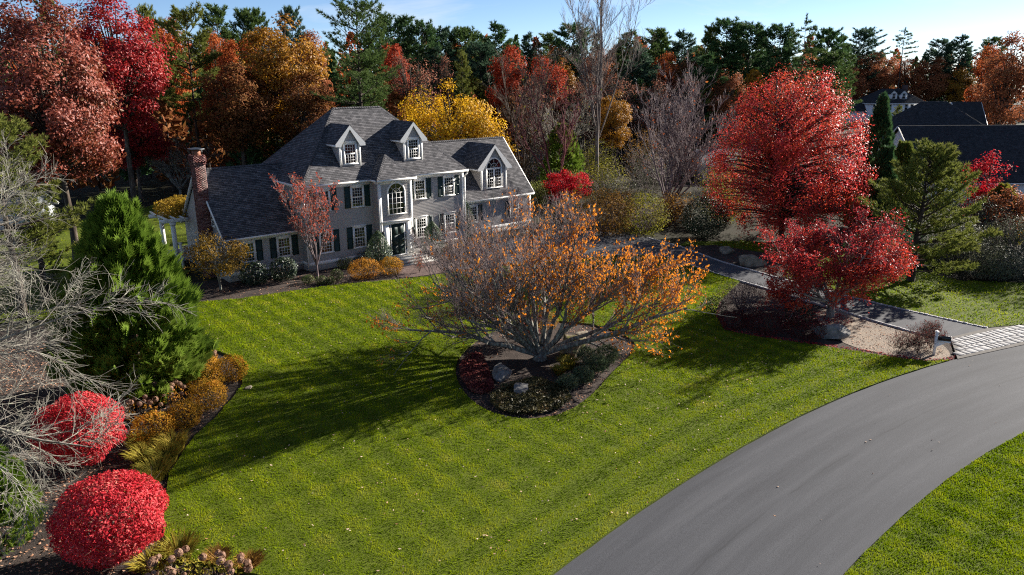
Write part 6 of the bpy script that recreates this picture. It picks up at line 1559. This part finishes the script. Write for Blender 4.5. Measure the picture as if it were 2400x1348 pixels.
FOREST = [
('oak_russet',-11.9,12.3,19.3,9.8,'big russet-brown oak filling the upper left corner'),
('oak_crimson',-2.2,35.5,20.8,10.4,'tall crimson oak with a bare lower trunk left of the chimney'),
('pine_light',-3.4,57.3,22.5,5.8,'light green pine top between the russet oak and the crimson oak'),
('oak_orange',10.2,61.6,22.7,7.7,'orange-red oak top behind the crimson oak at the sky'),
('pine_pitch',6.6,41.2,19.4,8.1,'yellow-green pitch pine right of the crimson oak'),
('pine_pitch',6.2,53.2,20.2,5.4,'smaller yellow-green pine close behind the crimson oak'),
('pine_dark',22.9,77.1,23.2,5.3,'dark pine standing up between the pitch pine and the golden oak'),
('pine_dark',27.4,78.5,22.9,4.4,'dark pine just left of the golden oak top'),
('pine_dark',29.7,79.2,23.2,4.1,'narrow dark pine touching the golden oak top'),
('oak_orange',14.1,53.2,19.4,4.0,'small pink-orange maple under the dark pines'),
('oak_orange',15.3,49.5,19.3,3.9,'pinkish maple tucked against the golden oak'),
('oak_gold',15.1,36.6,19.9,11.3,'large golden and rust oak behind the long left wing'),
('oak_brown',8.9,34.0,15.9,8.9,'dark brown shaded oak behind the chimney roof'),
('oak_brown',15.1,31.4,14.1,7.2,'dark maroon oak under the golden oak beside the main roof'),
('pine_big',19.8,27.5,20.3,9.6,'biggest dark green pine rising behind the main roof'),
('oak_crimson',-0.6,39.4,10.3,8.6,'shaded wine-red understory tree at the foot of the crimson oak'),
('pine_light',15.9,41.2,11.8,6.3,'shaded green pine sapling between the forest trunks'),
('pine_dark',30.9,67.7,22.8,3.8,'dark pine tip above the golden oak right shoulder'),
('oak_rust',26.7,53.1,20.0,4.3,'reddish tree top between the golden oak and the biggest pine'),
('pine_dark',45.2,63.6,21.9,5.1,'dark pine touching the right side of the biggest pine'),
('pine_dark',46.4,60.0,21.5,5.4,'broad dark pine right of the biggest pine'),
('pine_dark',47.5,56.5,20.9,4.6,'dark pine with drooping right boughs beyond the yellow maple'),
('oak_red',34.3,44.1,18.9,4.8,'bright red maple top beside the biggest pine'),
('oak_bare',29.5,32.5,16.6,8.0,'thin pinkish half-bare tree between the biggest pine and the yellow maple'),
('pine_dark',54.1,61.4,20.4,5.3,'dark pine above the left part of the yellow maple'),
('pine_dark',57.5,61.1,20.4,4.6,'slim dark pine above the middle of the yellow maple'),
('pine_dark',60.1,61.6,20.5,4.6,'twin-topped dark pine above the yellow maple'),
('pine_dark',57.5,50.7,20.8,6.1,'tall dark pine left of the red oak pair'),
('pine_light',45.0,42.9,16.5,3.8,'light green spruce-like sapling over the yellow maple'),
('oak_bare',43.8,46.5,17.0,5.2,'faded pink tree in front of the dark pines'),
('oak_red',50.1,38.7,17.9,6.7,'left tree of the bright red oak pair beyond the yellow maple'),
('oak_red',54.3,35.2,16.3,7.6,'right tree of the bright red oak pair beyond the yellow maple'),
('pine_dark',70.7,58.0,19.8,4.8,'low dark pine between the two bright red oaks'),
('pine_dark',74.6,57.3,19.7,4.8,'dark pine above the right bright red oak'),
('oak_gold',60.3,37.9,15.6,4.7,'gold-orange tree right of the red oak pair'),
('pine_dark',68.5,44.2,20.6,6.2,'dark pine just left of the bare poplar'),
('oak_rust',67.4,47.6,18.2,5.9,'rust tree top behind the right bright red oak'),
('oak_rust',67.0,37.6,17.8,6.2,'rust-orange oak crossed by the bare poplar branches'),
('pine_dark',80.0,42.3,19.9,6.1,'dark pine just right of the bare poplar'),
('pine_dark',81.9,38.2,19.9,6.0,'second dark pine right of the bare poplar'),
('pine_dark',83.6,34.1,19.6,5.9,'dark pine above the orange tree near the blue house'),
('oak_orange',76.8,32.0,17.2,4.9,'orange tree under the dark pines near the blue house'),
('oak_brown',76.6,27.0,16.5,6.1,'dark purple-brown tree behind the blue house'),
('pine_light',83.8,28.7,20.3,6.1,'grey-green pine left of the great red maple top'),
('pine_dark',85.7,27.1,21.1,6.4,'tall dark pine left of the great red maple top'),
('pine_dark',86.9,23.5,20.4,6.0,'dark pine straight above the great red maple'),
('oak_rust',74.4,18.3,14.5,5.7,'rust tree at the left shoulder of the great red maple'),
('pine_dark',88.7,19.4,20.0,5.5,'dark pine behind the top of the great red maple'),
('pine_flat',80.4,10.7,20.6,7.8,'wide flat-layered white pine right of the great red maple top'),
('pine_dark',98.2,16.6,19.6,5.0,'dark pine right of the flat-layered white pine'),
('pine_dark',103.7,17.3,18.9,4.4,'lower dark pine right of the flat-layered white pine'),
('pine_dark',191.2,56.2,24.4,9.2,'dark pine left of the russet tree near the white house'),
('oak_rust',192.2,52.7,20.2,12.8,'dome-shaped russet tree left of the lone thin pine'),
('pine_lone',192.5,46.0,24.0,7.4,'lone thin pine on a bare stem above the white house'),
('oak_rust',200.9,48.1,17.0,11.1,'russet tree directly behind the white house'),
('oak_rust',204.1,42.8,17.8,10.9,'pale russet tree right behind the white house'),
('oak_gold',207.8,37.1,14.9,9.6,'gold-brown tree above the dark roofed house'),
('pine_dark',210.0,43.1,21.5,8.7,'dark pine above the gold-brown tree'),
('pine_dark',211.9,38.9,22.5,8.6,'pointed dark pine left of the far right red oak'),
('oak_orange',102.9,-5.5,17.8,5.7,'orange-red oak left of the far right red oak'),
('oak_rust',91.7,-11.8,18.1,8.5,'large red-brown oak at the far right edge'),
('pine_light',110.2,-3.8,10.1,6.4,'sunlit bushy pine at the right end of the dark roof'),
('pine_light',108.0,8.5,7.8,3.2,'small sunlit pine between the white house and the dark roof'),
('pine_dark',225.1,35.7,22.1,6.3,'dark pine tip behind the orange-red oak'),
('oak_brown',62.3,33.7,13.7,5.9,'brown-red tree behind the bare poplar trunk'),
('pine_dark',51.9,47.6,17.5,6.1,'shaded dark pine between the yellow maple and the red oaks'),
('pine_dark',47.8,53.6,17.0,6.2,'shaded dark pine behind the faded pink tree'),
('pine_dark',67.5,29.3,16.7,5.9,'lower shaded pine right of the bare poplar'),
('pine_dark',73.6,21.6,15.7,6.5,'lower shaded pine behind the blue house'),
('pine_dark',93.3,12.9,15.8,5.5,'lower shaded pine right of the great red maple'),
('oak_rust',184.1,55.6,16.1,10.8,'shaded rust tree right of the great red maple'),
('oak_bare',52.1,25.3,13.0,6.4,'grey-tan half-bare tree left of the poplar trunk'),
('oak_bare',59.3,25.8,14.1,6.8,'grey-tan half-bare tree right of the poplar trunk'),
('oak_bare',61.5,21.3,13.2,6.6,'thin tan half-bare tree over the multi-stemmed bare tree'),
('oak_bare',67.3,20.3,13.3,6.2,'thin tan half-bare tree in front of the blue house gable'),
('oak_bare',44.6,27.6,13.4,6.3,'grey half-bare tree below the red oak pair'),
('oak_gold',51.4,19.3,11.3,5.0,'low gold-orange tree beside the poplar trunk'),
('pine_dark',27.6,39.2,15.8,6.1,'second dark trunk pine beside the biggest pine'),
]
frng = np.random.default_rng(77)
def wood_tree(kind, x, y, H, wd, label, group='trees of the background wood'):
    ps, lm, nm, h0, r0 = KIND[kind]; tm, cm = ps[frng.integers(0, len(ps))]
    e_ = empty(nm, (x, y, -.1), label, 'tree', group, frng.random() * 6.28)
    sz = (H + .1) / h0; sx = max(.62 * sz, min(1.5 * sz, wd / 2 / r0))
    e_.scale = (sx, sx, sz)
    link('trunk', tm, e_)
    c_ = link('crown', cm, e_); c_.material_slots[0].link = 'OBJECT'; c_.material_slots[0].material = frng.choice([F_pine, F_pine2, F_pine3]) if lm is F_pine else lm
    return e_
for (k, x, y, z, wd, lab) in FOREST: wood_tree(k, x, y, z, wd, lab)

# the unbroken far wood behind them, one mass
rng = np.random.default_rng(500)
MASSCOL = [F_pine, F_pine, F_rust, F_brown, F_pine]
def mass(name, seed, mats, spots, hmin, hmax):
    rng = np.random.default_rng(seed)
    for mi, m_ in enumerate(mats):
        lb = MB(); tb = MB()
        sel = spots[mi::len(mats)]
        for (x, y) in sel:
            H = rng.uniform(hmin, hmax); R = rng.uniform(2.2, 4.2); n = 340
            t = rng.random(n) ** .8; a = rng.random(n) * 6.28
            pr = np.interp(t, [0, .3, .6, .85, 1], [.55, 1, .85, .5, .1] if m_ is not F_pine else [.7, 1, .65, .3, .04])
            r = R * pr * (.35 + .65 * rng.random(n) ** .5); p = np.stack([x + r * np.cos(a), y + r * np.sin(a), H * (.12 + .88 * t)], 1)
            g = np.full(n, rng.random()) * .6 + .4 * rng.random(n)
            leaves(lb, rng, p, .95 if m_ is not F_pine else 1.0, g, bias=(0, 0, .5), aspect=.55, b=t)
            tubes(tb, np.array([[[x, y, -.1], [x, y, H * .8]]]), np.array([[.22, .08]]), 5)
        o = lb.build(name, m_); tag(o, kind='stuff'); o = tb.build(name + '_trunks', B_dark); tag(o, kind='stuff')
h_ = np.array([.64168, .76697]); r_ = np.array([.76697, -.64168]); cam2 = np.array([-21.505, -47.46])
sp = []
for D_k, stp in ((134, 4.0), (141, 4.0), (149, 4.2), (160, 4.6), (172, 5.0)):
    for t in np.arange(-.78 * D_k, .40 * D_k, stp): sp.append(cam2 + h_ * (D_k + rng.normal(0, 2.5)) + r_ * (t + rng.normal(0, 1.5)))
for D_k, stp in ((224, 5.0), (236, 5.0), (250, 5.5)):
    for t in np.arange(.30 * D_k, .80 * D_k, stp): sp.append(cam2 + h_ * (D_k + rng.normal(0, 2.5)) + r_ * (t + rng.normal(0, 1.5)))
sp0 = sp
mass('far_woodland', 501, [F_pine, F_rust, F_pine, F_pine, F_orange], sp, 15.0, 19.8)
sp = []
for D_k, stp in ((112, 5.5), (122, 5.5)):
    for t in np.arange(-.42 * D_k, .33 * D_k, stp): sp.append(cam2 + h_ * (D_k + rng.normal(0, 2.5)) + r_ * (t + rng.normal(0, 1.5)))
mass('middle_woodland', 503, [F_pine, F_rust, F_pitch, F_gold, F_pine, F_orange], sp, 8.0, 13.5)
# shaded undergrowth below the nearer wood at the left
sp = []
for px_t, D_k in ((-.55, 86), (-.50, 92), (-.45, 88), (-.40, 94), (-.35, 89), (-.30, 95), (-.25, 90), (-.2, 96), (-.15, 92), (-.1, 97), (-.05, 93), (.0, 98), (-.6, 80), (-.65, 86), (-.48, 100), (-.38, 102), (-.28, 104), (-.18, 105), (-.08, 106), (-.33, 110), (-.53, 108), (.05, 104), (.1, 110), (-.12, 112), (-.42, 112)):
    sp.append(cam2 + h_ * D_k + r_ * (px_t * D_k))
mass('undergrowth', 502, [F_brown, F_pine, F_brown], sp, 6.0, 11.0)

# ------------------------------------------------------------------ lawn blades, fallen leaves, haze
def turf(name, poly, holes, n, h, wd, seed, dens_by=None):
    rng = np.random.default_rng(seed); P = np.array(poly); lo, hi = P.min(0), P.max(0)
    q = lo + (hi - lo) * rng.random((int(n), 2)); k = inside(q, poly)
    for hh in holes: k &= ~inside(q, hh)
    D = np.hypot(q[:, 0] + 21.5, q[:, 1] + 47.5)
    q = q[k]; D = D[k]
    keep = rng.random(len(q)) < np.clip(24.0 / D, .25, 1) ** 1.3; q = q[keep]; D = D[keep]; n = len(q)
    sc = np.clip(D / 24.0, .9, 2.2)
    # mowing bands: blades lean one way or the other, alternate strips, two directions
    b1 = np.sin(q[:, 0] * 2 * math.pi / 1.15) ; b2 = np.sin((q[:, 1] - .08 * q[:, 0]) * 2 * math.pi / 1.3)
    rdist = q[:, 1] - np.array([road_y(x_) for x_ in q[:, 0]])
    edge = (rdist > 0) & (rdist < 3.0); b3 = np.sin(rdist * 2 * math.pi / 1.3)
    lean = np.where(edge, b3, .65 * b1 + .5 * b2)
    dirv = np.where(edge[:, None], np.stack([np.tanh(b3 * 2), .0 * b3], 1), np.stack([.45 * np.tanh(b2 * 2.5), .65 * np.tanh(b1 * 2.5)], 1)) * .75
    r2_ = np.random.default_rng(seed + 50)
    nz = .34 * vnoise(r2_, q, .45) + .26 * vnoise(r2_, q, 1.1) + .22 * vnoise(r2_, q, 2.8) + .18 * vnoise(r2_, q, 9.0)
    patch = .5 + 2.3 * (nz - .5)
    dn = np.clip((vnoise(r2_, q, .9) * .45 + vnoise(r2_, q, .35) * .35 + .2 * (.5 + .5 * np.tanh(lean * 2)) - .60) * 4.0, 0, .8)
    dry = dn + np.clip(1 - np.abs(rdist - .9) / .5, 0, 1) * .5 * (rng.random(n) < .6)
    a = rng.random(n) * 6.28; hh = h * rng.uniform(.5, 1.2, n) * np.sqrt(sc) * (.6 + .8 * nz); w_ = wd * sc
    dx = np.cos(a) * .35 + dirv[:, 0]; dy = np.sin(a) * .35 + dirv[:, 1]
    sx, sy = -np.sin(a) * w_ / 2, np.cos(a) * w_ / 2
    V = np.stack([np.stack([q[:, 0] - sx, q[:, 1] - sy, np.zeros(n)], 1), np.stack([q[:, 0] + sx, q[:, 1] + sy, np.zeros(n)], 1), np.stack([q[:, 0] + dx * hh, q[:, 1] + dy * hh, hh], 1)], 1)
    K = np.stack([rng.random(n), np.clip(.5 + .7 * (patch - .5) + .25 * np.tanh(lean * 3.5), 0, 1), np.clip(dry, 0, 1)], 1)  # bands also coloured lighter and darker, painting in the light on leaning blades
    mb = MB(); mb.add(V.reshape(-1, 3), None, np.arange(n * 3).reshape(-1, 3), np.repeat(K, 3, 0))
    return tag(mb.build(name, F_grass), kind='stuff')
turf('lawn_grass', LAWN, [ISL], 880000, .055, .023, 600)
turf('roadside_grass', [road_pt(s_, RO - RI + .03) for s_ in np.linspace(-8, 15, 24)] + [(17.5, -47.5), (-6.5, -47.5)], [], 190000, .06, .026, 601)
turf('side_lawn_grass', SIDE, [], 110000, .06, .030, 602)
turf('back_lawn_grass', BACK, [], 90000, .06, .03, 603)

def litter(name, poly, n, size, mat, seed, z=.03, holes=(), clump=None):
    rng = np.random.default_rng(seed); P = np.array(poly); lo, hi = P.min(0), P.max(0); q = lo + (hi - lo) * rng.random((n, 2)); k = inside(q, poly)
    for hh in holes: k &= ~inside(q, hh)
    if clump: k &= rng.random(n) < clump(q)
    q = q[k]; mb = MB(); p = np.c_[q, np.full(len(q), z) + rng.random(len(q)) * .02]
    leaves(mb, rng, p, size, rng.random(len(q)), bias=(0, 0, 2.2), spread=.6, aspect=.7)
    return tag(mb.build(name, mat), kind='stuff')
near_isl = lambda q: np.clip(.22 + .9 * np.exp(-np.hypot(q[:, 0] - 2.5, q[:, 1] + 26.5) / 4.0), 0, 1)
litter('fallen_leaves', LAWN, 5200, .078, F_fall, 610, .045, [ISL], near_isl)
litter('fallen_leaves', [(-9, -39.5), (15, -40), (24, -39), (22, -37.4), (10, -34.4), (-9, -35)], 26, .07, F_fall, 611, .03)
RB_in = [(p[0] + .5, p[1] + .35) for p in RB]
strip = RB[:9] + [(p[0] + .55, p[1] + .15) for p in RB[:9]][::-1]
litter('fallen_red_leaves', strip, 9000, .085, F_fallred, 612, -.04)
litter('fallen_red_leaves', smooth_loop([(14.6, -26.6), (17.0, -26.3), (18.9, -28.0), (17.8, -29.8), (15.4, -29.2), (14.3, -28.2)], 1), 1500, .085, F_fallred, 613, -.03)
litter('fallen_red_leaves', big(ISL, (.8, -22.6), .99), 5200, .085, F_falltan, 614, -.06, (), lambda q: np.clip(np.hypot(q[:, 0] - .9, (q[:, 1] + 22.6) * 1.1) / 5.2 - .45, .03, .9))
litter('fallen_tan_leaves', [(-24, -32), (-15.6, -30.5), (-16.8, -26), (-15.4, -21.5), (-12, -17), (-11, -13), (-13, -4), (-24, -4), (-24, -20)], 14000, .085, F_falltan, 615, -.05)
litter('fallen_tan_leaves', HBED + [(13, -1), (-5, .8)], 2600, .085, F_falltan, 616, -.05)
litter('fallen_tan_leaves', [(16.0, -35.2), (14.9, -34.4), (14.4, -33.2), (14.2, -31.6), (16.2, -28.6), (18.6, -28.4), (18.1, -33.4)], 700, .08, F_falltan, 617, -.02)



# repeats carry the name of their kind as a group
_k = {}
for o in C.objects:
    if o.parent is None and o.get('category') and not o.get('group'): _k.setdefault(o.name.split('.')[0], []).append(o)
for s_, os_ in _k.items():
    if len(os_) > 1:
        for o in os_: o['group'] = 'each ' + s_.replace('_', ' ') + ' about the house and road'
